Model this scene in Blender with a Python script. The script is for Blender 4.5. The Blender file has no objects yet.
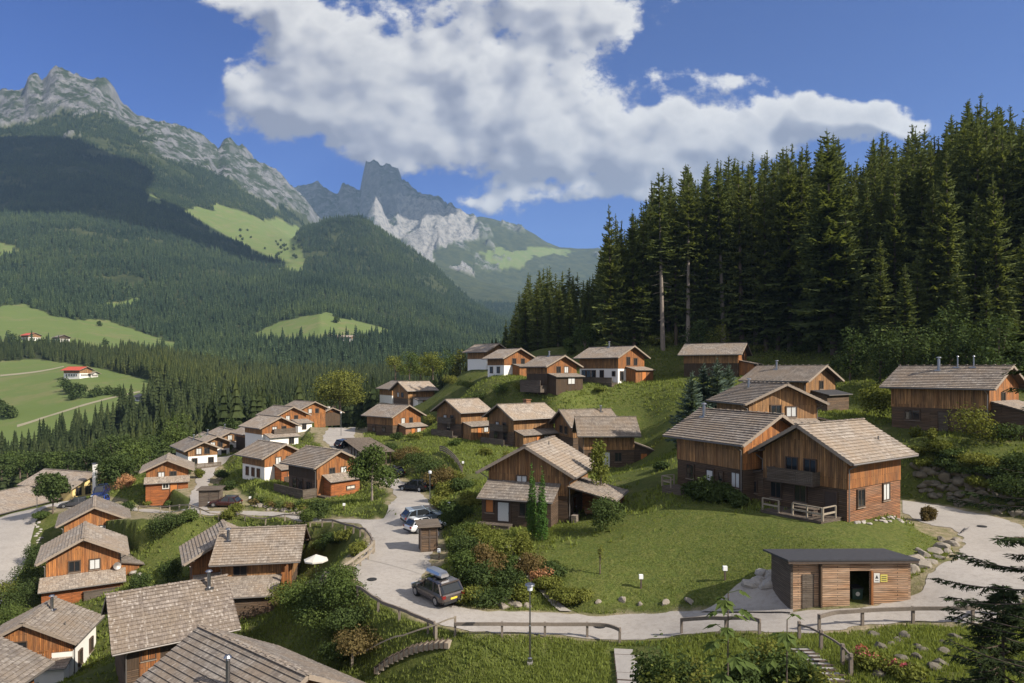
import bpy, math, random
import numpy as np
from mathutils import Vector, Matrix
rnd = random.Random(11)
C = bpy.context.scene.collection
scene = bpy.context.scene
F, CX, HY, ZC = 683.0, 512.0, 370.0, 30.0     # focal length in px, optical centre, horizon row, camera height
R = math.radians

def P(px, py, Y):
    return Vector(((px-CX)/F*Y, Y, ZC-(py-HY)/F*Y))

# ---------------------------------------------------------------- noise
def _hash(i, j, s):
    n = (i.astype(np.int64)*374761393 + j.astype(np.int64)*668265263 + s*982451653) & 0x7fffffff
    n = ((n ^ (n >> 13))*1274126177) & 0x7fffffff
    n = n ^ (n >> 16)
    return (n & 0xffff)/32767.5-1.0
def vnoise(x, y, s=0):
    i = np.floor(x); j = np.floor(y); u = x-i; v = y-j
    u = u*u*u*(u*(u*6-15)+10); v = v*v*v*(v*(v*6-15)+10)
    a = _hash(i, j, s); b = _hash(i+1, j, s); c = _hash(i, j+1, s); d = _hash(i+1, j+1, s)
    return (a*(1-u)+b*u)*(1-v)+(c*(1-u)+d*u)*v
def fbm(x, y, o=5, s=0, ridged=False):
    t = np.zeros_like(x); a = 1.0; n = 0
    for k in range(o):
        q = vnoise(x, y, s+k)
        if ridged: q = 1-2*np.abs(q)
        t += a*q; n += a; a *= .5
        x = x*2.03+17.3; y = y*2.03-9.1
    return t/n
def sstep(a, b, x):
    t = np.clip((x-a)/(b-a), 0, 1); return t*t*(3-2*t)

# ---------------------------------------------------------------- houses: where they stand (pixel of one base corner, its distance, ridge direction, size)
# key: (px, py, Y, theta, W, L, corner(sx, sy), eave)
HS = {
 'H1': (847,522,52,35,7.3,8.3,(-1,-1),4.95), 'H2': (743,499,58,117,7.4,8.4,(-1,1),5.0),
 'H3a':(583,466.5,101,0,7.4,7.6,(-1,-1),4.9),  'H3b':(573,453,112,20,7.4,8,(-1,-1),4.7),
 'H4': (568,523,63,70,7.9,7.8,(-1,-1),4.7),  'L3': (316.5,497,97,138,7.0,7.6,(-1,1),4.5),
 'L4': (264.4,482,112,138,6.8,7.6,(-1,1),4.2),'L5': (262,447,135,136,7.2,7.6,(-1,1),4.0),
 'L6': (277,433,158,136,7.4,8,(-1,1),4.1),   'L7': (301,424,178,136,7.2,9,(-1,1),4.0),
 'L8': (322,420,196,136,6,7,(-1,1),2.1),   'L9': (246,449,148,132,5,6,(-1,1),3.4),
 'M1': (146,495.5,113,115,6.3,8,(-1,1),4.2), 'M2': (188,469,132,128,5.4,10.5,(-1,1),3.8),
 'M3': (203,461,144,128,5.4,10.5,(-1,1),3.8),   'M4': (221,452.5,156,128,5.4,10.5,(-1,1),3.7),
 'K1': (392.6,437,144,138,7.7,9,(-1,1),4.5), 'K2': (461,437,126,43,7.4,6.4,(-1,-1),4.8),
 'K3': (513.8,446.5,115,36,7.5,8.7,(-1,-1),4.9),'K4': (408,408,175,40,7.5,8,(-1,-1),4.7),
 'K5': (392,404,200,122,9,10,(-1,1),4.6),
 'T1': (618,382,132,130,7.9,10.4,(-1,1),5.0),'T2': (547,386,128,126,7.4,6.4,(-1,1),3.9),
 'T3': (504,376,145,128,7.8,6,(-1,1),4.0),   'T4': (486.5,369,165,135,7,7,(-1,1),4.4),
 'T5': (737.8,376.5,125,150,8,10,(-1,1),4.3),'T6': (749,442,74,98,7.9,8,(-1,1),4.4),
 'T7': (806,411,93,128,8,9,(-1,1),4.3),      'R1': (989,434,71,125,7.8,9.9,(-1,1),5.0),
 'N1': (64,556,95,121,7.2,8,(-1,1),4.6),    'N2': (46,600,77,121,7.2,8,(-1,1),4.6),
}
def zrot(t):
    c, s = math.cos(R(t)), math.sin(R(t)); return Vector((c, s, 0)), Vector((-s, c, 0))
PAD = {}
for k, (px, py, Y, th, W, L, cn, ev) in HS.items():
    a = P(px, py, Y); ux, uy = zrot(th)
    ctr = a-ux*(cn[0]*L/2)-uy*(cn[1]*W/2)
    PAD[k] = (ctr, th, W, L, ev)
def from_roof(key, px, py, Y, th, W, L, ev, pitch, end, side, ovx=.9, ovy=.9):
    """anchor = a point of the roof: end (+-1 ridge end incl. overhang), side 0 = ridge, +-1 = eave tip"""
    a = P(px, py, Y); ux, uy = zrot(th)
    z = a.z-(ev+(W/2)*math.tan(R(pitch)) if side == 0 else ev-ovy*math.tan(R(pitch)))-.25
    c = a-ux*(end*(L/2+ovx))-uy*(side*(W/2+ovy)); c.z = z
    PAD[key] = (c, th, W, L, ev)
from_roof('A', 106,594,54,34.6,8.4,7.2,4.6,30,-1,0)
from_roof('B', 200,624.6,43,142,9.0,9.5,4.6,29,1,0)
from_roof('Cc', 54,661,52,93,8.4,9,4.6,27,1,-1)
from_roof('N3', 76.9,642.6,63,104,7.8,6.4,3.5,27,-1,-1,.45,.5)
from_roof('F', 71,488.7,130,160,9,13,2.6,24,-1,1)
PAD['E'] = (Vector((-96.5,116,ZC-26.6)), 85, 14.4, 44, 1.9)
from_roof('L2', 220,528,72.5,10,7.4,7.0,4.5,29.5,-1,0)
from_roof('L2b',183.4,564,71,118,7.2,6.6,4.2,29,-1,1)

# ---------------------------------------------------------------- terrain: what lies where, surveyed points (px, py, distance)
SURV = """438 605 46;560 610 47;560 637 42.5;640 609 46.5;640 640 41.5;793 607 41;793 631 37.5;905 598 42;914 622 38.5;1000 560 48;1024 525 57;1000 514 60
960 520 58;965 537 54;938 498 66;903 490 69;901 512 60;930 455 69;985 462 66;935 497 66.5;985 508 62;1040 480 64;700 540 52;640 577 49;600 590 48;560 560 53;720 580 47;650 500 64
400 590 49.5;375 570 55;400 545 62;425 549 61;430 526 70;400 520 74;385 500 86;420 494 90;395 478 102;372 541 68;340 520 77;290 512 84;290 524 78.5;225 508 91;200 514 89;205 506 94
160 510 96;110 507 105;100 506 112;60 510 112;30 540 98;10 580 86;0 600 79;345 430 150;338 414 180;340 450 125;360 470 108;200 480 118;225 460 138;241 451 150
530 663 40;455 640 42;434 636 43;411 626 45;360 597 52;380 670 43;330 650 48;300 615 58;320 577 68;345 560 66;560 683 36;625 655 40;640 683 34;700 683 32;760 660 33;850 640 35;850 683 29;960 650 33;1024 640 32
240 480 108;235 497 98;130 540 87;130 580 74;150 520 94;160 600 72;330 510 88;660 400 120;560 400 125;480 390 140;650 425 120;600 395 120;760 340 150;640 345 150;900 345 120;680 330 160;530 350 170;850 330 160
450 470 96;450 450 106;480 500 72;470 570 52;500 600 48.5;470 530 63;700 470 70;820 430 78;880 420 82;1000 400 85;1080 380 90;1080 560 40;1200 520 40;1200 400 60
440 480 92;425 470 100;420 455 112;620 472 96;640 474 90;600 480 92;650 452 100;690 420 104;520 480 80;820 540 47;860 545 45.5;905 555 45;930 545 49;70 475 150;348 440 135;345 432 150;345 424 166;346 416 185;347 411 200;356 440 136;357 430 152;357 422 168;357 414 188;330 440 133;331 432 148;335 424 165;338 416 184;95 498 131""".replace('\n', ';')
pts = []
for s in SURV.split(';'):
    a, b, c = map(float, s.split()); p = P(a, b, c); pts.append((p.x, p.y, p.z))
for k, (c, th, W, L, ev) in PAD.items():
    ux, uy = zrot(th)
    for sx, sy in ((0,0),(1,1),(1,-1),(-1,1),(-1,-1)):
        p = c+ux*(sx*(L/2+.3))+uy*(sy*(W/2+.3)); pts.append((p.x, p.y, c.z))
# rim of the near ground, and ground below and behind the camera
PXN = [-500,-200, 0, 80, 160, 240, 320, 400, 460, 520, 600, 680, 800, 1000, 1300,1700]
D250 = [60,50, 45, 45, 42, 38, 33, 27, 20, 8, -6, -22, -32, -42, -50,-60]
for px, d in zip(PXN, D250):
    for Y, e in ((240,1.0),(330,1.02),(205,.93)):
        if px > 560 and Y < 220: d2 = d*.7
        else: d2 = d*e
        if Y == 205 and 180 < px < 420: continue
        pts.append(((px-CX)/F*Y, Y, ZC-d2))
for x, y, d in ((-60,40,33),(-60,10,36),(-25,15,27),(0,12,20),(0,-10,22),(20,10,14),(45,10,10),(80,20,6),(-40,-10,32),(60,-10,8),(10,25,15.5),(-8,28,18),(-14,32,20.5),(-22,30,23.5),(-120,80,36),(-130,140,36),(110,60,2),(130,90,-6)):
    pts.append((x, y, ZC-d))
pts = np.array(pts)
def _kern(dx, dy): return np.sqrt(dx*dx+dy*dy+14.0)
_D = _kern(pts[:,0][:,None]-pts[:,0][None], pts[:,1][:,None]-pts[:,1][None])
_A = np.zeros((len(pts)+3,)*2); n_ = len(pts)
_A[:n_,:n_] = _D-np.eye(n_)*1.0
_A[:n_,n_] = 1; _A[:n_,n_+1] = pts[:,0]/100; _A[:n_,n_+2] = pts[:,1]/100; _A[n_:,:n_] = _A[:n_,n_:].T
_w = np.linalg.solve(_A, np.concatenate([pts[:,2], [0,0,0]]))
def near_z(x, y):
    out = np.empty(len(x))
    for i in range(0, len(x), 20000):
        a, b = x[i:i+20000], y[i:i+20000]
        out[i:i+20000] = _kern(a[:,None]-pts[:,0], b[:,None]-pts[:,1])@_w[:n_]+_w[n_]+_w[n_+1]*a/100+_w[n_+2]*b/100
    return out
# far ground: each curve is (distance, image row of the ground) along the columns PXN
def poly(s):
    a = np.array([list(map(float, t.split(','))) for t in s.split()]); return a[:,0], a[:,1]
CREST1 = poly("-500,150 -200,110 -60,98 0,93 24,90 28,79 33,76 38,77 41,84 46,78 50,71 56,68 62,71 76,75 88,78 101,81 110,86 115,93 121,105 135,115 150,117 163,118 175,121 186,127 198,135 211,144 218,148 224,141 229,140 234,144 240,149 252,155 262,162 272,169 282,178 292,187 300,196 309,207 318,221 340,232 380,250 430,262 480,282 560,300 1700,320")
CREST2 = poly("-500,250 200,215 280,190 297,183 308,180 318,181 330,190 338,196 342,186 348,184 353,187 360,190 363,172 366,164 372,161 378,164 385,163 393,165 399,170 402,180 410,184 420,190 430,196 443,203 455,212 463,215 470,219 480,217 492,219 506,222 514,224 522,227 535,235 548,243 560,248 577,250 596,249 640,250 1700,240")
def cur(Y, vals): return (np.array([Y]*len(PXN), float) if np.isscalar(Y) else np.array(Y, float)), np.array(vals, float)
far_curves = []
def add_curve(Y, py): far_curves.append((np.array(PXN, float), np.array([Y]*len(PXN), float), np.array(PXN, float), np.array(py, float)))
dr = lambda ds, Y: [HY+d*F/Y for d in ds]
add_curve(200, dr(D250, 200)); add_curve(330, dr([d*1.02 for d in D250], 330))
#                 -500 -200   0   80  160  240  320  400  460  520  600  680 800 1000 1300 1700
add_curve(400,  [430, 428, 422, 414, 408, 424, 424, 418, 408, 390, 372, 320, 290, 270, 250, 240])
add_curve(520,  [400, 392, 385, 377, 381, 402, 404, 400, 398, 388, 372, 325, 290, 270, 250, 240])
add_curve(640,  [375, 370, 361, 361, 368, 387, 388, 386, 388, 384, 370, 328, 290, 270, 250, 240])
add_curve(800,  [350, 345, 339, 342, 352, 366, 367, 370, 374, 374, 366, 330, 290, 270, 250, 240])
add_curve(1000, [325, 318, 306, 318, 337, 345, 338, 347, 358, 363, 360, 335, 300, 270, 250, 240])
add_curve(1150, [310, 303, 295, 304, 322, 332, 315, 336, 350, 355, 353, 335, 300, 270, 250, 240])
add_curve(1400, [290, 283, 272, 278, 290, 305, 304, 322, 338, 345, 345, 335, 300, 270, 250, 240])
add_curve(2000, [240, 232, 212, 217, 236, 262, 268, 282, 310, 330, 335, 330, 310, 290, 270, 250])
far_curves.append((np.array(PXN, float), np.array([2650]*16, float),) + poly("-500,200 -200,185 0,160 80,164 160,192 220,218 270,236 290,240 305,227 330,218 350,214.5 365,217 382,228 400,240 420,255 440,271 455,286 470,300 500,318 560,325 1700,300"))
add_curve(3100, [178, 160, 124, 122, 150, 200, 262, 300, 318, 318, 318, 318, 310, 290, 280, 260])
far_curves.append((np.array([-500,0,100,200,260,318,400,1700.]), np.array([3400,3350,3500,3850,4050,4200,4300,4300.])) + CREST1)
add_curve(4900, [260, 250, 240, 240, 240, 240, 246, 262, 268, 290, 300, 305, 300, 290, 280, 260])
far_curves.append((np.array([-500,1700.]), np.array([5600,5600.])) + poly("-500,255 280,225 330,226 360,222 370,212 376,203 381,210 388,222 400,228 420,226 440,222 460,228 480,240 500,247 520,252 560,262 600,268 1700,250"))
far_curves.append((np.array([-500,1700.]), np.array([5850,5850.])) + poly("-500,260 280,222 330,220 362,216 384,219 400,215 420,214 436,209 452,213 470,221 500,229 530,240 560,254 600,258 1700,248"))
far_curves.append((np.array([-500,1700.]), np.array([6150,6150.])) + CREST2)
far_curves.append((np.array([-500,1700.]), np.array([7600,7600.])) + poly("-500,300 1700,300"))
def far_z(x, y):
    px = CX+F*x/y
    Ys, Zs = [], []
    for a, b, c, d in far_curves:
        Y = np.interp(px, a, b); py = np.interp(px, c, d)
        Ys.append(Y); Zs.append(ZC-(py-HY)/F*Y)
    z = Zs[0].copy()
    for k in range(len(Ys)-1):
        t = np.clip((y-Ys[k])/(Ys[k+1]-Ys[k]), 0, 1)
        z = np.where(y >= Ys[k], Zs[k]*(1-t)+Zs[k+1]*t, z)
    return z
def base_z(x, y):
    x = np.asarray(x, float); y = np.asarray(y, float)
    z = np.zeros(len(x)); t = sstep(225, 330, y)
    m = t < 1
    if m.any(): z[m] += near_z(x[m], y[m])*(1-t[m])
    m = t > 0
    if m.any(): z[m] += far_z(x[m], y[m])*t[m]
    return z
def hit(px, py, zf=None, y0=11., y1=900., n=1300):
    ys = y0*(y1/y0)**(np.arange(n)/(n-1)); xs = (px-CX)/F*ys; zr = ZC-(py-HY)/F*ys
    d = zr-(zf or ground_z)(xs, ys)
    i = np.argmax(d < 0)
    if d[i] >= 0: i = n-1
    if i == 0: y = ys[0]
    else:
        t = d[i-1]/(d[i-1]-d[i]); y = ys[i-1]*(1-t)+ys[i]*t
    return Vector(((px-CX)/F*y, y, float((zf or ground_z)(np.array([(px-CX)/F*y]), np.array([y]))[0])))

# ---------------------------------------------------------------- roads: the two edges as seen, cast on the ground
ROADS = [  # name, edge a, edge b (matching points)
 ('road', "903,490 938,497 968,504 998,513 1020,524 1036,545 1034,570 1020,590 1000,606 974,619 940,622 914,622.5 849,626 800,631 746,632 690,636 640,642 600,642 560,638 520,638 470,639 436,636 411,626 378,611 359,597 357,585 361,572 368,560 374,550 370,541 362,534 349,530 324,526 300,524 274,521 235,517 200,514 160,511 125,510 100,512 80,516",
          "903,510 928,518 950,525 964,536 966,543 963,549 952,557 938,566 926,575 924,588 903,597 879,603 849,607 793,609 746,606 690,607 640,610 600,612 560,611 520,610 480,608 450,600 428,590 424,580 424,571 426,562 430,552 432,540 425,528 408,520 391,514 372,516 346,517 318,517 290,512 255,509 215,508.5 187,507 140,506 112,503 85,500"),
 ('road', "424,566 428,556 433,545 436,530 437,515 436,504 428,494 410,482 397,476 388,470 370,459 356,448 351,440 354,440 356,428 357,418 357,413",
          "361,572 366,560 374,550 374,542 370,532 375,522 393,503 392,494 386,488 378,482 362,470 345,458 330,448 323,440 331,427 338,418 341,413"),
 ('lane', "187,507 192,498 195,488 196,478 202,469 210,463 218,459 228,455 238,450.5", "207,507 208,496 209,488 211,478 214,471 219,465 227,460.5 235,456 243,451"),
 ('gravel_lot', "100,507 85,503 70,501 52,507 40,508 12,514 0,518 -30,530", "100,513 82,515 62,512 50,512 37,522 31,540 28,556 -10,625"),
 ('footpath', "507,543 500,552 512,560 520,570 530,582 545,597 560,609", "517,543 513,552 520,559 528,569 538,581 553,596 572,609"),
 ('gravel_pad', "700,609 715,600 728,591 745,582 770,578", "793,612 793,609 793,606 793,600 791,590"),
 ('field_track', "17,425 40,418 75,407 110,397.5 140,391", "17,427.5 40,420 75,408.8 110,399 140,392.5"),
 ('field_track', "0,375 30,372 50,369 64,366", "0,376.6 30,373.5 50,370.2 64,367"),
]
def catmull(p, k):
    out = []
    for i in range(len(p)-1):
        a, b, c, d = p[max(i-1,0)], p[i], p[i+1], p[min(i+2,len(p)-1)]
        for j in range(k):
            t = j/k
            out.append(((b*2)+(c-a)*t+(a*2-b*5+c*4-d)*t*t+(b*3-a-c*3+d)*t*t*t)*.5)
    return out+[p[-1]]
def h2(s, zf): return [hit(*map(float, t.split(',')), zf) for t in s.split()]
road_data = []; SEG = []
for nm, ea, eb in ROADS:
    A = catmull([Vector((p.x,p.y)) for p in h2(ea, base_z)], 8); B = catmull([Vector((p.x,p.y)) for p in h2(eb, base_z)], 8)
    for E, sd_ in ((A, 1), (B, 2)):
        ex = np.array([e.x for e in E]); ey = np.array([e.y for e in E]); jx = vnoise(ex*1.3, ey*1.3, sd_)*.22+vnoise(ex*.4, ey*.4, sd_+7)*.3; jy = vnoise(ex*1.3, ey*1.3, sd_+3)*.22
        if nm in ('road','lane'):
            for e, a_, b_ in zip(E, jx, jy): e.x += a_; e.y += b_
    mid = np.array([((a+b)/2)[:] for a, b in zip(A, B)]); hw = np.array([(a-b).length/2 for a, b in zip(A, B)])
    zc = base_z(mid[:,0], mid[:,1])
    zs = np.convolve(np.pad(zc, 6, 'edge'), np.ones(13)/13, 'valid')
    road_data.append((nm, A, B, zs))
    if nm in ('road', 'lane'):
        for i in range(0, len(mid)-1, 2):
            j = min(i+2, len(mid)-1)
            SEG.append((*mid[i], *mid[j], zs[i], zs[j], max(hw[i], hw[j])))
SEG = np.array(SEG)
def carve(x, y, z):
    """level the ground across the road"""
    wsum = np.zeros(len(x)); zsum = np.zeros(len(x)); wmax = np.zeros(len(x))
    for ax, ay, bx, by, za, zb, hw in SEG:
        m = (np.abs(x-(ax+bx)/2) < hw+10) & (np.abs(y-(ay+by)/2) < hw+10)
        if not m.any(): continue
        dx, dy = bx-ax, by-ay; L2 = dx*dx+dy*dy+1e-6
        t = np.clip(((x[m]-ax)*dx+(y[m]-ay)*dy)/L2, 0, 1)
        d = np.hypot(x[m]-ax-t*dx, y[m]-ay-t*dy)
        w = 1-sstep(hw*.9, hw+2.6, d)
        k = (w+1e-5)*np.exp(-d*d/2.5)
        wsum[m] += k; zsum[m] += k*(za+(zb-za)*t); wmax[m] = np.maximum(wmax[m], w)
    m = wsum > 1e-12
    out = z.copy(); out[m] = z[m]*(1-wmax[m])+wmax[m]*zsum[m]/wsum[m]
    return out
def ground_z(x, y):
    x = np.asarray(x, float); y = np.asarray(y, float)
    z = base_z(x, y); m = (y < 230) & (y > 25)
    if m.any(): z[m] = carve(x[m], y[m], z[m])
    return z
def gz(x, y): return float(ground_z(np.array([x]), np.array([y]))[0])
def inpoly(px, py, s):
    q = [tuple(map(float, t.split(','))) for t in s.split()]
    r = np.zeros(len(px), bool); j = len(q)-1
    for i in range(len(q)):
        (xi, yi), (xj, yj) = q[i], q[j]
        c = ((yi > py) != (yj > py)) & (px < (xj-xi)*(py-yi)/(yj-yi+1e-9)+xi)
        r ^= c; j = i
    return r
MEADOWS = [  # outline as seen, nearest and farthest distance
 ("-300,300 0,305 22,303 60,317 110,321 150,336 182,344 172,351 110,349 60,346 0,341 -300,345", 690, 1250),
 ("-300,375 0,361 60,362 110,371 150,379 172,397 150,408 110,420 80,432 40,448 0,462 -300,500", 300, 660),
 ("243,338 280,322 300,316 325,313 360,321 397,333 345,339", 800, 1300),
 ("137,195 160,203 190,209 220,209 262,217 282,222 303,232 300,262 278,268 262,258 240,247 215,232 190,217 150,206", 1900, 3500),
 ("486,252 505,247 530,249 531,258 505,270 484,266", 4200, 6000),
 ("528,250 545,246 578,250 566,259 540,258", 4200, 6100),
 ("275,262 300,255 303,280 285,285", 1900, 2700), ("-5,240 18,245 20,252 -5,255", 1500, 2400), ("105,305 140,296 142,303 110,308", 1150, 1500),
]
def cover(x, y, z):
    """land cover: meadow, rock, pale scree (0..1 each)"""
    px = CX+F*x/y; py = HY-(z-ZC)*F/y
    jx = px+fbm(x*.02, y*.02, 3, 5)*5+fbm(x*.006, y*.006, 3, 15)*11*(y > 1500); jy = py+fbm(x*.02, y*.02, 3, 9)*3+fbm(x*.006, y*.006, 3, 19)*8*(y > 1500)
    me = np.zeros(len(x))
    for s, a, b in MEADOWS: me[inpoly(jx, jy, s) & (y > a) & (y < b)] = 1
    n = fbm(x/260, y/260, 4, 3)
    line = np.interp(px, [-500,0,60,100,140,165,200,240,290,318,330], [150,122,126,124,142,156,168,194,213,226,215])
    rock = ((y > 2500) & (y < 4600) & (py < line+n*26+fbm(x/60, y/60, 3, 6)*10)).astype(float)
    l2 = np.interp(px, [280,330,366,400,420,440,470,500,530,560,600], [230,228,224,226,232,238,240,236,236,240,240])
    rock = np.maximum(rock, ((y > 5000) & (py < l2+n*14) & (px < 475)).astype(float))
    rock = np.maximum(rock, ((y > 5000) & (px >= 475) & (n > .38)).astype(float)*.8)
    sc = ((y > 4600) & (px > 366) & (px < 480) & (py > 198) & (y < 6000)).astype(float)
    sc *= (fbm(x/120, z/320, 4, 21)+.25*np.cos((px-440)/30) > .10-.75*inpoly(px, py, "368,203 380,201 384,215 396,230 412,236 440,212 462,216 478,232 450,244 430,252 436,264 428,268 400,246 380,228")+.55*(py > 240)).astype(float)
    sc = np.maximum(sc, ((y > 4300) & (inpoly(jx, jy, "455,270 468,268 472,284 464,292 452,280")) ).astype(float))
    rock = np.maximum(rock, sc)
    return me, rock, sc
def relief(x, y, z):
    """crags and gullies on the rock, gentle roll elsewhere"""
    me, rock, sc = cover(x, y, z)
    t = sstep(1500, 2600, y)
    wx = x+fbm(x/400, y/400, 3, 77)*120
    r1 = fbm(wx/210, y/520, 6, 31, True)+.45*fbm(wx/70, y/150, 4, 61, True)
    hi = np.clip(sstep(2500, 3000, y)*rock, 0, 1)
    g = fbm(x/420, y/420, 4, 41)
    return z+t*(1-hi)*(g*26+fbm(x/110, y/110, 3, 45)*6)*(1-.7*me)+hi*(r1*58-10+fbm(x/45, y/60, 3, 51)*14)*np.clip(y/4500, .7, 1.25)

# ---------------------------------------------------------------- mesh helpers
def tag(o, label=None, cat=None, group=None, kind=None):
    for k, v in (('label', label), ('category', cat), ('group', group), ('kind', kind)):
        if v: o[k] = v
    return o
def empty(name, loc=(0,0,0), rz=0, label=None, cat=None, group=None):
    o = bpy.data.objects.new(name, None); C.objects.link(o); o.empty_display_size = .3
    o.location = loc; o.rotation_euler = (0, 0, rz)
    return tag(o, label, cat, group)
def auto_uv(me):
    n = len(me.loops)
    co = np.empty(len(me.vertices)*3); me.vertices.foreach_get('co', co); co = co.reshape(-1, 3)
    li = np.empty(n, np.int32); me.loops.foreach_get('vertex_index', li)
    pn = np.empty(len(me.polygons)*3); me.polygons.foreach_get('normal', pn); pn = pn.reshape(-1, 3)
    lt = np.empty(len(me.polygons), np.int32); me.polygons.foreach_get('loop_total', lt)
    nn = np.repeat(pn, lt, 0)
    t = np.stack([-nn[:,1], nn[:,0], np.zeros(n)], 1); ln = np.linalg.norm(t, axis=1)
    t[ln < .05] = (1,0,0); ln[ln < .05] = 1; t /= ln[:,None]
    v = np.cross(nn, t); p = co[li]
    uv = np.stack([(p*t).sum(1), (p*v).sum(1)], 1).astype(np.float32).ravel()
    l = me.uv_layers.new(name='UVMap'); l.data.foreach_set('uv', uv)
class MB:
    def __init__(s): s.v = []; s.f = []; s.m = []
    def poly(s, pts, mi=0):
        b = len(s.v); s.v += [tuple(p) for p in pts]; s.f.append(tuple(range(b, b+len(pts)))); s.m.append(mi)
    def hexa(s, p, mi=0):     # 8 points: bottom 4 ccw, top 4 ccw
        b = len(s.v); s.v += [tuple(q) for q in p]
        for f in ((3,2,1,0),(4,5,6,7),(0,1,5,4),(1,2,6,5),(2,3,7,6),(3,0,4,7)):
            s.f.append(tuple(b+i for i in f)); s.m.append(mi)
        return s
    def box(s, x0, x1, y0, y1, z0, z1, mi=0):
        if x0 > x1: x0, x1 = x1, x0
        if y0 > y1: y0, y1 = y1, y0
        return s.hexa(((x0,y0,z0),(x1,y0,z0),(x1,y1,z0),(x0,y1,z0),(x0,y0,z1),(x1,y0,z1),(x1,y1,z1),(x0,y1,z1)), mi)
    def prism(s, prof, a, b, mi=0):  # prof: list of Vector offsets; extruded from point a to b
        n = len(prof); i0 = len(s.v)
        s.v += [tuple(Vector(a)+Vector(p)) for p in prof]+[tuple(Vector(b)+Vector(p)) for p in prof]
        for k in range(n):
            j = (k+1) % n; s.f.append((i0+k, i0+j, i0+n+j, i0+n+k)); s.m.append(mi)
        s.f.append(tuple(i0+k for k in reversed(range(n)))); s.f.append(tuple(i0+n+k for k in range(n))); s.m += [mi, mi]
        return s
    def bar(s, a, b, w, h=None, mi=0):   # rectangular bar between two points
        a, b = Vector(a), Vector(b); d = (b-a).normalized(); h = h or w
        u = d.cross(Vector((0,0,1)));  u = Vector((1,0,0)) if u.length < 1e-3 else u.normalized()
        v = u.cross(d).normalized()
        q = [u*(-w/2)+v*(-h/2), u*(w/2)+v*(-h/2), u*(w/2)+v*(h/2), u*(-w/2)+v*(h/2)]
        return s.prism(q, a, b, mi)
    def tube(s, a, b, r0, r1=None, n=8, mi=0):
        a, b = Vector(a), Vector(b); r1 = r0 if r1 is None else r1; d = (b-a).normalized()
        u = d.orthogonal().normalized(); v = d.cross(u); i0 = len(s.v)
        for c, r in ((a, r0), (b, r1)):
            for k in range(n):
                t = 2*math.pi*k/n; s.v.append(tuple(c+u*(r*math.cos(t))+v*(r*math.sin(t))))
        for k in range(n):
            j = (k+1) % n; s.f.append((i0+k, i0+j, i0+n+j, i0+n+k)); s.m.append(mi)
        s.f.append(tuple(i0+k for k in reversed(range(n)))); s.f.append(tuple(i0+n+k for k in range(n))); s.m += [mi, mi]
        return s
    def lathe(s, c, prof, n=12, mi=0):   # prof: (r, z)
        i0 = len(s.v)
        for r, z in prof:
            for k in range(n):
                t = 2*math.pi*k/n; s.v.append((c[0]+r*math.cos(t), c[1]+r*math.sin(t), c[2]+z))
        for q in range(len(prof)-1):
            for k in range(n):
                j = (k+1) % n; a = i0+q*n
                s.f.append((a+k, a+j, a+n+j, a+n+k)); s.m.append(mi)
        s.f.append(tuple(i0+k for k in reversed(range(n)))); s.f.append(tuple(i0+(len(prof)-1)*n+k for k in range(n))); s.m += [mi, mi]
        return s
    def build(s, name, mat, parent=None, smooth=False, uv=True):
        me = bpy.data.meshes.new(name); me.from_pydata(s.v, [], s.f)
        for m in (mat if isinstance(mat, (list, tuple)) else [mat]): me.materials.append(m)
        if any(s.m): me.polygons.foreach_set('material_index', s.m)
        me.update()
        if uv: auto_uv(me)
        if smooth: me.polygons.foreach_set('use_smooth', [True]*len(me.polygons))
        return link(name, me, parent)
def link(name, me, parent=None):
    o = bpy.data.objects.new(name, me); C.objects.link(o)
    if parent: o.parent = parent
    return o
def copy_tree(o, parent=None):
    c = o.copy(); C.objects.link(c)
    if parent: c.parent = parent
    for ch in list(o.children): copy_tree(ch, c)
    return c
def np_mesh(name, v, f, mats, mi=None):
    """f: (n,k) int array"""
    v = np.asarray(v, np.float32); f = np.asarray(f, np.int32); me = bpy.data.meshes.new(name)
    me.vertices.add(len(v)); me.vertices.foreach_set('co', v.ravel())
    k = f.shape[1]; me.loops.add(f.size); me.loops.foreach_set('vertex_index', f.ravel())
    me.polygons.add(len(f)); me.polygons.foreach_set('loop_start', np.arange(len(f), dtype=np.int32)*k)
    for m in mats: me.materials.append(m)
    if mi is not None: me.polygons.foreach_set('material_index', np.asarray(mi, np.int32))
    me.update(calc_edges=True); me.validate()
    return me
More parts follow.
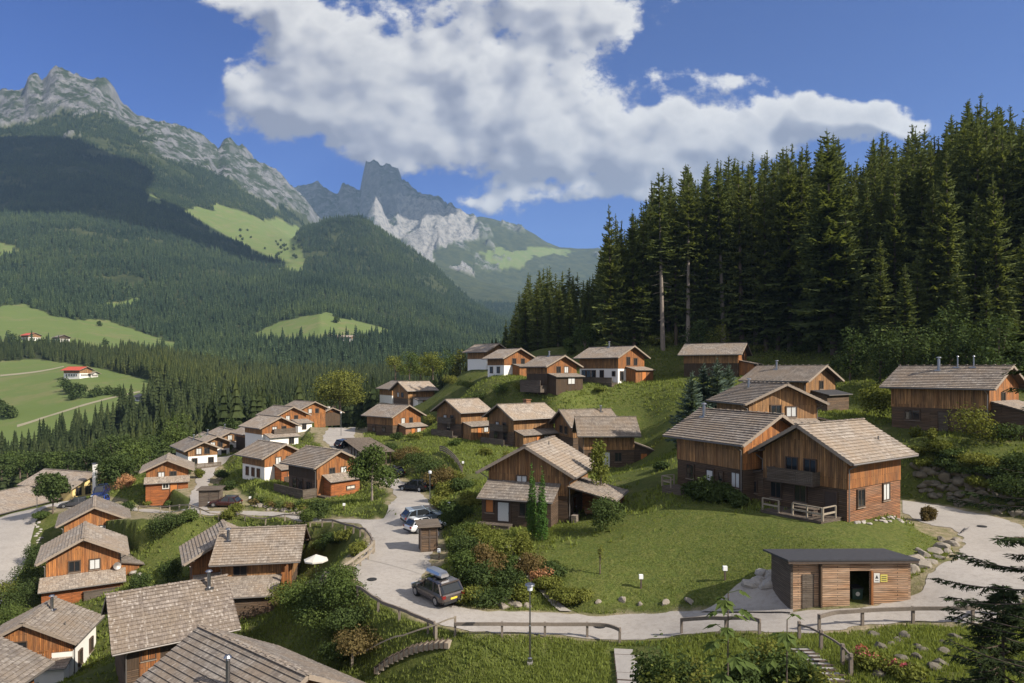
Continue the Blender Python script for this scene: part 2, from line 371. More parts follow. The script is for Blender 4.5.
# ---------------------------------------------------------------- materials
class NT:
    def __init__(s, nt): s.nt = nt; s.N = nt.nodes; s.L = nt.links
    def n(s, t, **kw):
        o = s.N.new(t)
        for k, v in kw.items(): setattr(o, k, v)
        return o
    def set(s, sock, v):
        if isinstance(v, bpy.types.NodeSocket): s.L.new(v, sock)
        elif v is not None: sock.default_value = v
    def math(s, op, a, b=None, c=None, clamp=False):
        o = s.n('ShaderNodeMath', operation=op, use_clamp=clamp)
        for i, x in enumerate((a, b, c)):
            if x is not None: s.set(o.inputs[i], x)
        return o.outputs[0]
    def mix(s, f, a, b, mode='MIX'):
        o = s.n('ShaderNodeMix', data_type='RGBA', blend_type=mode); o.clamp_factor = True
        s.set(o.inputs[0], f); s.set(o.inputs[6], col(a)); s.set(o.inputs[7], col(b)); return o.outputs[2]
    def ramp(s, f, stops, interp='LINEAR'):
        o = s.n('ShaderNodeValToRGB'); o.color_ramp.interpolation = interp; e = o.color_ramp.elements
        while len(e) < len(stops): e.new(.5)
        for i, (p, c) in enumerate(stops): e[i].position = p; e[i].color = col(c)
        s.set(o.inputs[0], f); return o.outputs[0]
    def noise(s, vec, scale, det=4, rough=.55, dist=0, out=0):
        o = s.n('ShaderNodeTexNoise'); s.set(o.inputs['Vector'], vec); o.inputs['Scale'].default_value = scale
        o.inputs['Detail'].default_value = det; o.inputs['Roughness'].default_value = rough; o.inputs['Distortion'].default_value = dist
        return o.outputs[out]
    def maprange(s, v, a, b, c=0, d=1, smooth=False):
        o = s.n('ShaderNodeMapRange', interpolation_type='SMOOTHSTEP' if smooth else 'LINEAR'); s.set(o.inputs[0], v)
        for i, x in enumerate((a, b, c, d)): s.set(o.inputs[i+1], x)
        return o.outputs[0]
    def scalev(s, v, sx, sy, sz=1):
        o = s.n('ShaderNodeVectorMath', operation='MULTIPLY'); s.set(o.inputs[0], v); o.inputs[1].default_value = (sx, sy, sz); return o.outputs[0]
    def bump(s, h, strength=.4, dist=.05):
        o = s.n('ShaderNodeBump'); o.inputs['Strength'].default_value = strength; o.inputs['Distance'].default_value = dist
        s.set(o.inputs['Height'], h); return o.outputs[0]
def col(c):
    if isinstance(c, (tuple, list)) and len(c) == 3: return (*c, 1)
    if isinstance(c, float): return (c, c, c, 1)
    return c
def mat(name):
    m = bpy.data.materials.new(name); m.use_nodes = True; t = NT(m.node_tree)
    b = t.N['Principled BSDF']; b.inputs['Specular IOR Level'].default_value = .25; b.inputs['Roughness'].default_value = .8
    return m, t, b
def simple(name, c, rough=.6, metal=0, spec=.3, var=.12, scale=6):
    m, t, b = mat(name); tc = t.n('ShaderNodeTexCoord')
    nz = t.noise(tc.outputs['Object'], scale, 4)
    t.set(b.inputs['Base Color'], t.mix(nz, tuple(x*(1-var) for x in c), tuple(min(1, x*(1+var)) for x in c)))
    b.inputs['Roughness'].default_value = rough; b.inputs['Metallic'].default_value = metal; b.inputs['Specular IOR Level'].default_value = spec
    return m
def wood(name, c1, c2, grey, wear=.45, board=.17, vertical=True, gap=(.012,.009,.007)):
    m, t, b = mat(name); uv = t.n('ShaderNodeUVMap').outputs[0]
    sp = t.n('ShaderNodeSeparateXYZ'); t.set(sp.inputs[0], uv); cb = t.n('ShaderNodeCombineXYZ')
    a, bb = (1, 0) if vertical else (0, 1)
    t.set(cb.inputs[0], sp.outputs[a]); t.set(cb.inputs[1], sp.outputs[bb])
    oi = t.n('ShaderNodeObjectInfo'); t.set(cb.inputs[2], oi.outputs['Random'])
    sh = t.n('ShaderNodeVectorMath', operation='ADD'); t.set(sh.inputs[0], cb.outputs[0]); cr = t.n('ShaderNodeCombineXYZ')
    t.set(cr.inputs[0], t.math('MULTIPLY', oi.outputs['Random'], 37.0)); t.set(cr.inputs[1], t.math('MULTIPLY', oi.outputs['Random'], 170*board)); t.set(sh.inputs[1], cr.outputs[0])
    br = t.n('ShaderNodeTexBrick', offset=.37, squash=1); t.set(br.inputs['Vector'], sh.outputs[0])
    br.inputs['Color1'].default_value = col(c1); br.inputs['Color2'].default_value = col(c2); br.inputs['Mortar'].default_value = col(gap)
    br.inputs['Scale'].default_value = 1; br.inputs['Mortar Size'].default_value = .012 if vertical else .02; br.inputs['Mortar Smooth'].default_value = .3
    br.inputs['Brick Width'].default_value = 4.3; br.inputs['Row Height'].default_value = board; br.inputs['Bias'].default_value = -.1
    st = t.noise(t.scalev(sh.outputs[0], .7, 11), 1, 5, .65)
    g = t.maprange(t.noise(t.scalev(sh.outputs[0], .35, 1.6), 1, 4, .6), .62-wear*.5, .9-wear*.35, 0, 1)
    c = t.mix(t.math('MULTIPLY', g, .75), br.outputs['Color'], grey)
    c = t.mix(t.maprange(st, .3, .7, .8, 0), c, (.035,.024,.016))
    c = t.mix(1.0, c, t.ramp(oi.outputs['Random'], [(0,(.82,.8,.78)),(1,(1.12,1.1,1.06))]), 'MULTIPLY')
    t.set(b.inputs['Base Color'], c); b.inputs['Roughness'].default_value = .82
    t.set(b.inputs['Normal'], t.bump(t.math('ADD', t.math('MULTIPLY', br.outputs['Fac'], -1.0), t.math('MULTIPLY', st, .25)), .5, .03))
    return m
def shingle(name, c1, c2, fleck=0):
    m, t, b = mat(name); uv = t.n('ShaderNodeUVMap').outputs[0]; oi = t.n('ShaderNodeObjectInfo')
    br = t.n('ShaderNodeTexBrick', offset=.43, offset_frequency=1); t.set(br.inputs['Vector'], uv)
    br.inputs['Color1'].default_value = col(c1); br.inputs['Color2'].default_value = col(c2); br.inputs['Mortar'].default_value = (.05,.04,.035,1)
    br.inputs['Scale'].default_value = 1; br.inputs['Mortar Size'].default_value = .008; br.inputs['Mortar Smooth'].default_value = .5
    br.inputs['Brick Width'].default_value = .31; br.inputs['Row Height'].default_value = .38; br.inputs['Bias'].default_value = 0
    big = t.noise(uv, .35, 5, .65); fine = t.noise(t.scalev(uv, 9, 2.2), 1, 4, .65)
    c = t.mix(t.maprange(big, .42, .62), br.outputs['Color'], (.27,.215,.165))
    c = t.mix(t.maprange(fine, .42, .72, 0, .75), c, (.085,.066,.052))
    wn = t.n('ShaderNodeTexWhiteNoise', noise_dimensions='2D')
    fl = t.n('ShaderNodeVectorMath', operation='FLOOR'); t.set(fl.inputs[0], t.scalev(uv, 1/.11, 1/.25)); t.set(wn.inputs[0], fl.outputs[0])
    c = t.mix(t.maprange(wn.outputs[0], .93-fleck*.03, .985, 0, .5+fleck*.35), c, (.46,.41,.36))
    c = t.mix(1.0, c, t.ramp(oi.outputs['Random'], [(0,(.78,.78,.78)),(.5,(1,.97,.93)),(1,(1.16,1.13,1.08))]), 'MULTIPLY')
    t.set(b.inputs['Base Color'], c); b.inputs['Roughness'].default_value = .85
    t.set(b.inputs['Normal'], t.bump(t.math('ADD', fine, t.math('MULTIPLY', br.outputs['Fac'], -.8)), .5, .03))
    return m
def foliage(name, c1, c2, transl=.25, hv=.5, far=False):
    m, t, b = mat(name); oi = t.n('ShaderNodeObjectInfo'); ge = t.n('ShaderNodeNewGeometry')
    c = t.mix(oi.outputs['Random'], c1, c2)
    tc = t.n('ShaderNodeTexCoord')
    nz = t.noise(tc.outputs['Object'], .9, 3, .6)
    ri = ge.outputs['Random Per Island']
    c = t.mix(t.maprange(t.math('ADD', t.math('MULTIPLY', ri, .5), nz), .45, 1.1, 0, hv), c, tuple(min(1, x*1.9+.01) for x in c2))
    c = t.mix(t.maprange(ri, 0, .4, hv*.7, 0), c, tuple(x*.5 for x in c1))
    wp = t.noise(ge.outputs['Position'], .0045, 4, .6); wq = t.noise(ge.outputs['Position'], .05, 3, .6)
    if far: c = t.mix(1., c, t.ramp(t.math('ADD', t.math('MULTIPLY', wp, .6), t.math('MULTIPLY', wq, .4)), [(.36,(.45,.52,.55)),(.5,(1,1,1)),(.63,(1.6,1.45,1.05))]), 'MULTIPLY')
    df = t.n('ShaderNodeBsdfDiffuse'); t.set(df.inputs[0], c); tr = t.n('ShaderNodeBsdfTranslucent')
    t.set(tr.inputs[0], t.mix(1., c, (1.25,1.2,.6), 'MULTIPLY')); mx = t.n('ShaderNodeMixShader'); mx.inputs[0].default_value = transl
    t.L.new(df.outputs[0], mx.inputs[1]); t.L.new(tr.outputs[0], mx.inputs[2]); t.L.new(mx.outputs[0], t.N['Material Output'].inputs[0])
    t.N.remove(b); return m
M = {}
M['w_orange'] = wood('wood_orange', (.56,.23,.07), (.32,.115,.038), (.2,.12,.07), .38)
M['w_orange_h'] = wood('wood_orange_horizontal', (.60,.20,.06), (.46,.14,.042), (.25,.11,.06), .3, .14, False)
M['w_brown'] = wood('wood_brown', (.60,.325,.135), (.25,.12,.048), (.16,.108,.072), .42)
M['w_red_h'] = wood('wood_red_horizontal', (.50,.225,.105), (.31,.125,.06), (.3,.19,.13), .5, .13, False)
M['w_dark'] = wood('wood_dark', (.20,.125,.075), (.10,.064,.04), (.13,.10,.08), .5, .15, False)
M['w_darkv'] = wood('wood_dark_vertical', (.12,.075,.043), (.075,.048,.03), (.08,.063,.05), .55)
M['w_grey'] = wood('wood_grey', (.21,.165,.125), (.15,.115,.09), (.2,.175,.15), .6, .12, False)
M['w_shed'] = wood('wood_shed', (.72,.42,.23), (.5,.26,.14), (.58,.45,.34), .55, .11, False)
M['fence'] = simple('weathered_rail', (.16,.13,.105), .85, var=.4, scale=9)
M['fence_pale'] = simple('pale_rail', (.27,.225,.17), .85, var=.3, scale=9)
M['trim'] = simple('trim_wood', (.085,.062,.048), .8, var=.35, scale=5)
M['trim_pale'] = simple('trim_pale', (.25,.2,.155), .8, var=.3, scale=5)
M['white'] = simple('white_render', (.72,.69,.64), .9, var=.06, scale=2)
M['yellow'] = simple('yellow_render', (.66,.5,.22), .9, var=.08, scale=2)
M['shingle'] = shingle('roof_shingle', (.355,.315,.275), (.185,.16,.14))
M['shingle_f'] = shingle('roof_shingle_flecked', (.365,.31,.265), (.195,.16,.137), 1)
M['redroof'] = simple('red_roof', (.42,.07,.04), .8, var=.25, scale=1)
M['metal'] = simple('grey_metal', (.32,.32,.33), .35, 1, .5, .1)
M['gutter'] = simple('gutter_metal', (.2,.18,.165), .5, .6, .4, .15)
M['darkroof'] = simple('tar_roof', (.045,.045,.05), .7, var=.3, scale=4)
m_, t_, b_ = mat('glass'); b_.inputs['Base Color'].default_value = (.018,.02,.022,1); b_.inputs['Roughness'].default_value = .06; b_.inputs['Specular IOR Level'].default_value = .6; M['glass'] = m_
M['curtain'] = simple('pale_curtain_pane', (.5,.5,.48), .25, var=.2, scale=8)
M['frame'] = simple('window_frame', (.07,.045,.03), .7, var=.2)
M['frame_w'] = simple('window_frame_pale', (.55,.5,.43), .7, var=.1)
M['door'] = simple('door_orange', (.42,.15,.04), .7, var=.2, scale=4)
M['door_d'] = simple('door_dark', (.05,.035,.028), .7, var=.2, scale=4)
M['stone'] = simple('boulder_stone', (.22,.19,.155), .9, var=.45, scale=3)
M['stone_d'] = simple('mossy_shaded_stone', (.12,.105,.08), .95, var=.6, scale=2)  # mossy brown stone, with tree shade on the retaining wall put into the colour
M['palestone'] = simple('pale_stone', (.33,.30,.265), .9, var=.3, scale=5)
M['concrete'] = simple('concrete', (.27,.25,.23), .9, var=.2, scale=4)
M['bark'] = simple('bark', (.115,.085,.065), .95, var=.4, scale=5)
M['bark_p'] = simple('bark_pale', (.2,.165,.135), .95, var=.4, scale=5)
M['tyre'] = simple('tyre_rubber', (.02,.02,.021), .85)
M['rim'] = simple('alloy_rim', (.45,.45,.46), .3, .9)
M['lampglass'] = simple('lamp_glass', (.6,.62,.64), .2, var=.03)
M['whitepaint'] = simple('white_paint', (.75,.75,.74), .4, var=.03)
M['redlamp'] = simple('tail_lamp', (.16,.012,.01), .2)
M['plate'] = simple('yellow_plate', (.7,.5,.05), .5)
M['signw'] = simple('sign_white', (.55,.54,.5), .5, var=.04)
M['signy'] = simple('sign_yellow', (.5,.42,.10), .6, var=.1)
M['ink'] = simple('sign_ink', (.03,.03,.035), .6)
def paint(name, c, rough=.25):
    m, t, b = mat(name); b.inputs['Base Color'].default_value = col(c); b.inputs['Roughness'].default_value = rough
    b.inputs['Metallic'].default_value = .3; b.inputs['Coat Weight'].default_value = .6; return m
M['spruce'] = foliage('spruce_needles', (.078,.102,.036), (.115,.135,.047), .3, .55)
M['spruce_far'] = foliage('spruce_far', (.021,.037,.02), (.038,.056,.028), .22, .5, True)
M['spruce_dark'] = foliage('near_spruce_needles', (.02,.032,.014), (.03,.042,.018), .1, .3)
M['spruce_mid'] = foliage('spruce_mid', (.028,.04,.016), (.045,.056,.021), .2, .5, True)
M['spruce_blue'] = foliage('blue_spruce', (.075,.105,.08), (.10,.135,.10), .2, .4)
M['leaf'] = foliage('leaves', (.045,.07,.02), (.075,.10,.027), .3)
M['leaf_d'] = foliage('leaves_dark', (.032,.05,.016), (.052,.072,.023), .25)
M['leaf_y'] = foliage('leaves_olive', (.085,.105,.022), (.125,.13,.03), .3)
M['leaf_b'] = foliage('leaves_bronze', (.085,.075,.03), (.12,.085,.035), .3)
M['leaf_r'] = foliage('leaves_red', (.3,.11,.06), (.36,.2,.1), .3)
M['pink'] = foliage('pink_flowers', (.4,.08,.1), (.45,.15,.16), .3)
M['cypress'] = foliage('cypress', (.035,.075,.016), (.05,.095,.02), .15)
M['grass'] = foliage('grass_blades', (.105,.145,.03), (.165,.19,.05), .4)
# ground
def ground_mat():
    m, t, b = mat('ground'); ge = t.n('ShaderNodeNewGeometry'); pos = ge.outputs['Position']
    at = t.n('ShaderNodeAttribute', attribute_name='cov'); sp = t.n('ShaderNodeSeparateColor'); t.set(sp.inputs[0], at.outputs['Color'])
    mead, rock, scree = sp.outputs[0], sp.outputs[1], sp.outputs[2]
    at2 = t.n('ShaderNodeAttribute', attribute_name='cov2'); s2 = t.n('ShaderNodeSeparateColor'); t.set(s2.inputs[0], at2.outputs['Color'])
    wood_, lawn, dirt = s2.outputs[0], s2.outputs[1], s2.outputs[2]
    nzs = t.n('ShaderNodeSeparateXYZ'); t.set(nzs.inputs[0], ge.outputs['Normal'])
    n1 = t.noise(pos, .12, 5, .6); n2 = t.noise(pos, 1.3, 5, .65); n3 = t.noise(pos, 5, 4, .7)
    rough = t.mix(n1, (.075,.09,.022), (.14,.138,.045)); rough = t.mix(t.maprange(n2, .35, .75), rough, (.055,.075,.016)); rough = t.mix(t.maprange(n3, .38, .62, .7, 0), rough, (.035,.05,.012)); rough = t.mix(t.maprange(t.noise(pos, .35, 6, .7), .52, .7, 0, .6), rough, (.17,.155,.065)); 
    lw = t.mix(n1, (.072,.103,.021), (.112,.136,.033)); lw = t.mix(t.maprange(n2, .3, .7, 0, .7), lw, (.165,.155,.05)); lw = t.mix(t.maprange(n3, .38, .62, .75, 0), lw, (.04,.056,.012)); lw = t.mix(t.maprange(t.noise(pos, .5, 6, .7), .5, .72, 0, .6), lw, (.06,.08,.022))
    c = t.mix(lawn, rough, lw)
    md = t.mix(t.noise(pos, .013, 5, .6), (.082,.125,.036), (.128,.152,.052)); md = t.mix(t.maprange(t.noise(pos, .1, 4), .4, .8, 0, .5), md, (.1,.13,.03)); md = t.mix(t.maprange(t.noise(pos, .03, 6, .7), .5, .62, 0, .55), md, (.16,.145,.07))
    c = t.mix(mead, c, md)
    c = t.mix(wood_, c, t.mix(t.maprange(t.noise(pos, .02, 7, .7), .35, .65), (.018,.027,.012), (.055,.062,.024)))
    c = t.mix(t.math('MULTIPLY', t.math('MULTIPLY', dirt, t.maprange(nzs.outputs[2], .93, .985)), t.maprange(n2, .25, .65)), c, t.mix(n3, (.24,.19,.125), (.36,.29,.2)))
    rk = t.mix(t.noise(pos, .006, 7, .68), (.105,.108,.118), (.225,.222,.222)); 
    st = t.noise(t.scalev(pos, .035, .035, .009), 1, 7, .72); rk = t.mix(t.maprange(st, .38, .60, .7, 0), rk, (.075,.077,.083)); rk = t.mix(t.maprange(t.noise(pos, .009, 6, .7), .54, .7, 0, .5), rk, (.25,.243,.236))
    nz = t.n('ShaderNodeSeparateXYZ'); t.set(nz.inputs[0], ge.outputs['Normal'])
    veg = t.math('MULTIPLY', t.maprange(nz.outputs[2], .35, .7), t.maprange(t.noise(pos, .014, 7, .72), .44, .52))
    rk = t.mix(t.math('MULTIPLY', veg, t.math('SUBTRACT', 1.0, scree)), rk, (.03,.042,.02))
    rk = t.mix(t.math('MULTIPLY', scree, t.maprange(st, .40, .56, 0, .9)), rk, (.25,.24,.225))
    c = t.mix(rock, c, rk)
    t.set(b.inputs['Base Color'], c); b.inputs['Roughness'].default_value = .95; b.inputs['Specular IOR Level'].default_value = .08
    t.set(b.inputs['Normal'], t.bump(t.math('ADD', t.math('MULTIPLY', n2, .5), t.math('MULTIPLY', n3, .5)), .9, .22))
    rb = t.n('ShaderNodeBump'); rb.inputs['Distance'].default_value = 22; t.set(rb.inputs['Strength'], t.math('MULTIPLY', rock, .9)); t.set(rb.inputs['Height'], t.math('ADD', t.noise(t.scalev(pos, 1, 1, .45), .018, 9, .68), t.math('MULTIPLY', st, .5)))
    t.L.new(b.inputs['Normal'].links[0].from_socket, rb.inputs['Normal']); t.set(b.inputs['Normal'], rb.outputs[0])
    return m
M['ground'] = ground_mat()
def road_mat(name, c1, c2):
    m, t, b = mat(name); pos = t.n('ShaderNodeNewGeometry').outputs['Position']
    n1 = t.noise(pos, .22, 5, .6); n2 = t.noise(pos, 3, 5, .7); n3 = t.noise(pos, 22, 3)
    c = t.mix(n1, c1, c2); c = t.mix(t.maprange(n2, .46, .72, 0, .55), c, (.21,.18,.15)); c = t.mix(t.maprange(t.noise(pos, .55, 5, .65), .5, .68, 0, .5), c, (.25,.225,.2)); c = t.mix(t.maprange(n3, .35, .7, .3, 0), c, (.19,.165,.145))
    t.set(b.inputs['Base Color'], c); b.inputs['Roughness'].default_value = .9; t.set(b.inputs['Normal'], t.bump(t.math('ADD', n2, n3), .35, .03)); return m
M['track'] = road_mat('field_track', (.22,.2,.11), (.3,.27,.17))
M['road'] = road_mat('gravel_road', (.30,.272,.243), (.42,.385,.345))

# ---------------------------------------------------------------- terrain sheets
pxs = np.unique(np.concatenate([np.arange(-420, -60, 12), np.arange(-60, 1100, 2.0), np.arange(1100, 1500, 12)]))
ys1 = np.concatenate([5*(1250/5)**(np.arange(470)/469)])
ys2 = np.unique(np.concatenate([1250*(7600/1250)**(np.arange(170)/169), np.arange(2600, 4400, 16), np.arange(5450, 6250, 14), [1250.0]]))
ZR = []
def sheet(name, ys, mnt):
    X = ((pxs[None]-CX)/F*ys[:,None]).ravel(); Y = np.repeat(ys, len(pxs))
    z = ground_z(X, Y)
    me_, rk, sc = cover(X, Y, z)
    if mnt:
        z = relief(X, Y, z)
    ZR.append((z.min(), z.max())); nr, nc = len(ys), len(pxs)
    idx = np.arange(nr*nc).reshape(nr, nc)
    f = np.stack([idx[:-1,:-1], idx[:-1,1:], idx[1:,1:], idx[1:,:-1]], -1).reshape(-1, 4)
    me = np_mesh(name, np.stack([X, Y, z], 1), f, [M['ground']])
    me.polygons.foreach_set('use_smooth', [True]*len(f))
    px = CX+F*X/Y; py = HY-(z-ZC)*F/Y
    a = me.attributes.new('cov', 'FLOAT_COLOR', 'POINT'); a.data.foreach_set('color', np.stack([me_, rk, sc, np.ones(len(X))], 1).astype(np.float32).ravel())
    wd = np.where((Y > 230) & (me_ < .5) & (rk < .5), 1., 0.)
    wd = np.maximum(wd, ((px > 590) & (Y > np.interp(px, [590,640,700,760,850,950,1100], [190,165,150,150,142,125,110]))).astype(float)*(Y < 1200))
    lawn = np.zeros(len(X))
    for s in LAWNS: lawn[inpoly(px+vnoise(X, Y, 3)*3, py+vnoise(X, Y, 4)*2, s) & (Y < 230)] = 1
    dirt = np.zeros(len(X)); dm = (Y > 25) & (Y < 160)
    if dm.any():
        dd = np.full(dm.sum(), 9.0); xx, yy = X[dm], Y[dm]
        for ax, ay, bx, by, za, zb, hw in SEG:
            q = (np.abs(xx-(ax+bx)/2) < hw+4) & (np.abs(yy-(ay+by)/2) < hw+4)
            if q.any():
                dx, dy = bx-ax, by-ay; tt = np.clip(((xx[q]-ax)*dx+(yy[q]-ay)*dy)/(dx*dx+dy*dy+1e-6), 0, 1)
                dd[q] = np.minimum(dd[q], np.hypot(xx[q]-ax-tt*dx, yy[q]-ay-tt*dy)-hw)
        dirt[dm] = 1-sstep(-.2, .85, dd+vnoise(xx*.8, yy*.8, 8)*.5)
    a = me.attributes.new('cov2', 'FLOAT_COLOR', 'POINT'); a.data.foreach_set('color', np.stack([wd, lawn, dirt, np.ones(len(X))], 1).astype(np.float32).ravel())
    return tag(link(name, me), kind='structure')
LAWNS = ["535,560 560,535 640,490 670,480 690,470 860,520 945,520 960,540 905,560 793,560 770,580 720,600 640,606 560,604",
 "215,500 225,475 240,462 300,500 395,488 396,512 330,514 240,506", "110,490 190,490 190,504 110,506",
 "440,440 560,380 720,390 690,430 560,460 470,480", "640,380 760,370 900,380 840,420 690,400",
 "110,525 200,515 215,560 140,600 100,580", "380,650 620,645 620,700 330,700", "560,440 680,440 680,480 560,480"]
sheet('ground', ys1, False)
sheet('mountains', ys2, True)
# roads as sheets just above the ground
cnt = {}
for ri, (nm, A, B, zs) in enumerate(road_data):
    v, f = [], []; K = {'footpath':3,'field_track':2,'gravel_lot':40}.get(nm, 8)
    off = .028+.018*ri
    W_ = []
    for i in range(len(A)):
        for k in range(K+1):
            e = 0.0
            q = A[i].lerp(B[i], k/K); W_.append((q.x, q.y))
    W_ = np.array(W_); z = ground_z(W_[:,0], W_[:,1])+off
    n = K+1
    for i in range(len(A)-1):
        for k in range(K): f.append((i*n+k, i*n+k+1, (i+1)*n+k+1, (i+1)*n+k))
    me = np_mesh(nm, np.column_stack([W_, z]), np.array(f), [M['track' if nm == 'field_track' else 'road']])
    # all sheets face up
    if me.polygons[len(f)//2].normal.z < 0: me.flip_normals()
    tag(link(nm, me), kind='structure')
# ---------------------------------------------------------------- chalets
FACE = {'-x': ((-1,0), (0,-1)), '+x': ((1,0), (0,1)), '-y': ((0,-1), (1,0)), '+y': ((0,1), (-1,0))}
class Chalet:
    def __init__(s, key, label, group='wooden chalets of the hillside village', up='w_orange', low='w_dark', hs=2.45, pitch=28, clad=None, sh='shingle', ovx=.9, ovy=.9, cat='chalet', name='wooden_chalet', fine=None, split=True, depth=1.8):
        c, th, W, L, ev = PAD[key]
        s.W, s.L, s.ev, s.hs, s.pitch, s.sh = W, L, ev, hs, R(pitch), sh
        s.c = c; s.fine = (c.y < 118) if fine is None else fine
        s.near = c.y < 75
        s.root = empty(name, c, R(th), label, cat, group)
        s.za = ev+W/2*math.tan(s.pitch)
        if split:
            MB().box(-L/2+.05, L/2-.05, -W/2+.05, W/2-.05, -depth, hs+.02).build('lower_wall', M[low], s.root)
            for f, m in (clad or {}).items():
                h = s.half(f); s.fb(MB(), f, -h+.03, h-.03, -.9, hs, -.04, -.02).build('cladding', M[m], s.root)
            b = hs
        else: b = -depth
        mb = MB()
        pr = [(0,-W/2,b), (0,W/2,b), (0,W/2,ev), (0,0,s.za), (0,-W/2,ev)]
        mb.prism(pr, (L/2,0,0), (-L/2,0,0)); mb.build('upper_wall', M[up], s.root)
        s.main_roof(ovx, ovy)
    def gclad(s, f, m):
        w = s.W/2-.03; sg = 1 if f == '+x' else -1
        pr = [(0,-w,s.hs+.02), (0,w,s.hs+.02), (0,w,s.ev-.02), (0,0,s.za-.03), (0,-w,s.ev-.02)]
        if sg < 0: pr = pr[::-1]
        MB().prism(pr, (sg*(s.L/2+.035),0,0), (sg*(s.L/2-.02),0,0)).build('upper_cladding', M[m], s.root)
    def half(s, f): return s.W/2 if f[1] == 'x' else s.L/2
    def off(s, f): return s.L/2 if f[1] == 'x' else s.W/2
    def pt(s, f, u, d, z):
        n, r = FACE[f]; o = s.off(f)+d
        return Vector((n[0]*o+r[0]*u, n[1]*o+r[1]*u, z))
    def fb(s, mb, f, u0, u1, z0, z1, d0, d1, mi=0):
        a, b = s.pt(f, u0, d0, z0), s.pt(f, u1, d1, z1)
        return mb.box(a.x, b.x, a.y, b.y, a.z, b.z, mi)
    def main_roof(s, ovx, ovy):
        W, L, p = s.W, s.L, s.pitch; X = L/2+ovx; hy = W/2+ovy; tn = math.tan(p); cs, sn = math.cos(p), math.sin(p)
        mb = MB()
        for sg in (1, -1):
            def q(x, t, l): return (x, sg*t*cs-sg*0+sg*l*sn*1.0, s.za+.02-t*sn+l*cs)
            SL = hy/cs
            a = [q(-X+.04,0,0), q(X-.04,0,0), q(X-.04,SL-.03,0), q(-X+.04,SL-.03,0), q(-X+.04,0,.15), q(X-.04,0,.15), q(X-.04,SL-.03,.15), q(-X+.04,SL-.03,.15)]
            if sg < 0: a = [a[1],a[0],a[3],a[2],a[5],a[4],a[7],a[6]]
            a = a if sg > 0 else a
            mb.hexa([a[3],a[2],a[1],a[0],a[7],a[6],a[5],a[4]], 1)
            n = max(3, round(SL/.38)) if s.fine else 1
            for i in range(n):
                t0, t1 = SL*i/n, SL*(i+1)/n+.02
                l0, l1 = (.155, .232) if s.fine else (.155, .19)
                r_ = rnd.uniform(-.015, .015)
                a = [q(-X+r_,t0,.152), q(X+r_,t0,.152), q(X+r_,t1,.152), q(-X+r_,t1,.152), q(-X+r_,t0,l0), q(X+r_,t0,l0), q(X+r_,t1,l1), q(-X+r_,t1,l1)]
                if sg > 0: a = [a[3],a[2],a[1],a[0],a[7],a[6],a[5],a[4]]
                mb.hexa(a, 0)
        s.roof = mb.build('roof', [M[s.sh], M['trim']], s.root)
        rc = MB()
        for sg in (1, -1): rc.bar((-X-.02, sg*.10, s.za+.215), (X+.02, sg*.10, s.za+.215), .24, .045)
        n = int(2*X/.9)
        if s.fine:
            for k in range(n+1): rc.box(-X+k*2*X/n-.1, -X+k*2*X/n+.1, -.13, .13, s.za+.24, s.za+.275+.02*rnd.random())
        rc.build('ridge_cap', M[s.sh], s.roof)
        for ex in (-1, 1):
            bb = MB()
            for sg in (1, -1): bb.bar((ex*(X-.02), 0, s.za+.08), (ex*(X-.02), sg*(hy-.02), s.za+.08-(hy-.02)*tn), .05, .26)
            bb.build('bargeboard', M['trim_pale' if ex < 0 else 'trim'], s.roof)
        ze = s.za-hy*tn
        for sg in (1, -1):
            g = MB(); g.tube((-X+.05, sg*(hy+.06), ze+.07), (X-.05, sg*(hy+.06), ze+.07), .075, n=8); g.build('gutter', M['gutter'], s.roof)
            if s.c.y < 110:
                d = MB(); x = -s.L/2+.1
                d.tube((x, sg*(hy+.05), ze+.02), (x, sg*(W/2+.12), ze-.45), .05, n=6); d.tube((x, sg*(W/2+.12), ze-.43), (x, sg*(W/2+.12), -.5), .05, n=6)
                d.build('downpipe', M['gutter'], s.root)
        if s.near or s.c.y < 100:
            for ex in (-1, 1):
                for y in (-W/2+.1, 0, W/2-.1):
                    z = s.za-abs(y)*tn-.14; MB().bar((ex*(L/2-.05), y, z), (ex*(X-.12), y, z), .16, .2).build('purlin', M['trim'], s.root)
        s.X, s.hy = X, hy
    def win(s, f, u, z, w=.9, h=1.1, pane='glass', fr='frame', off=0, shutter=False):
        t = .09 if s.near else .12; d = off
        m = MB()
        s.fb(m, f, u-w/2-t, u-w/2, z-t, z+h+t, d-.05, d+.10); s.fb(m, f, u+w/2, u+w/2+t, z-t, z+h+t, d-.05, d+.10)
        s.fb(m, f, u-w/2, u+w/2, z+h, z+h+t, d-.05, d+.10); s.fb(m, f, u-w/2, u+w/2, z-t, z, d-.05, d+.10)
        if w > .7: s.fb(m, f, u-.03, u+.03, z, z+h, d-.03, d+.07)
        o = m.build('window', M[fr], s.root)
        s.fb(MB(), f, u-w/2, u+w/2, z, z+h, d-.05, d+.045).build('pane', M[pane], o)
        if s.c.y < 120: s.fb(MB(), f, u-w/2-.12, u+w/2+.12, z-t-.06, z-t-.003, d-.03, d+.13).build('sill', M['trim_pale'], o)
    def wins(s, f, *lst, **kw):
        for a in lst: s.win(f, *a, **kw)
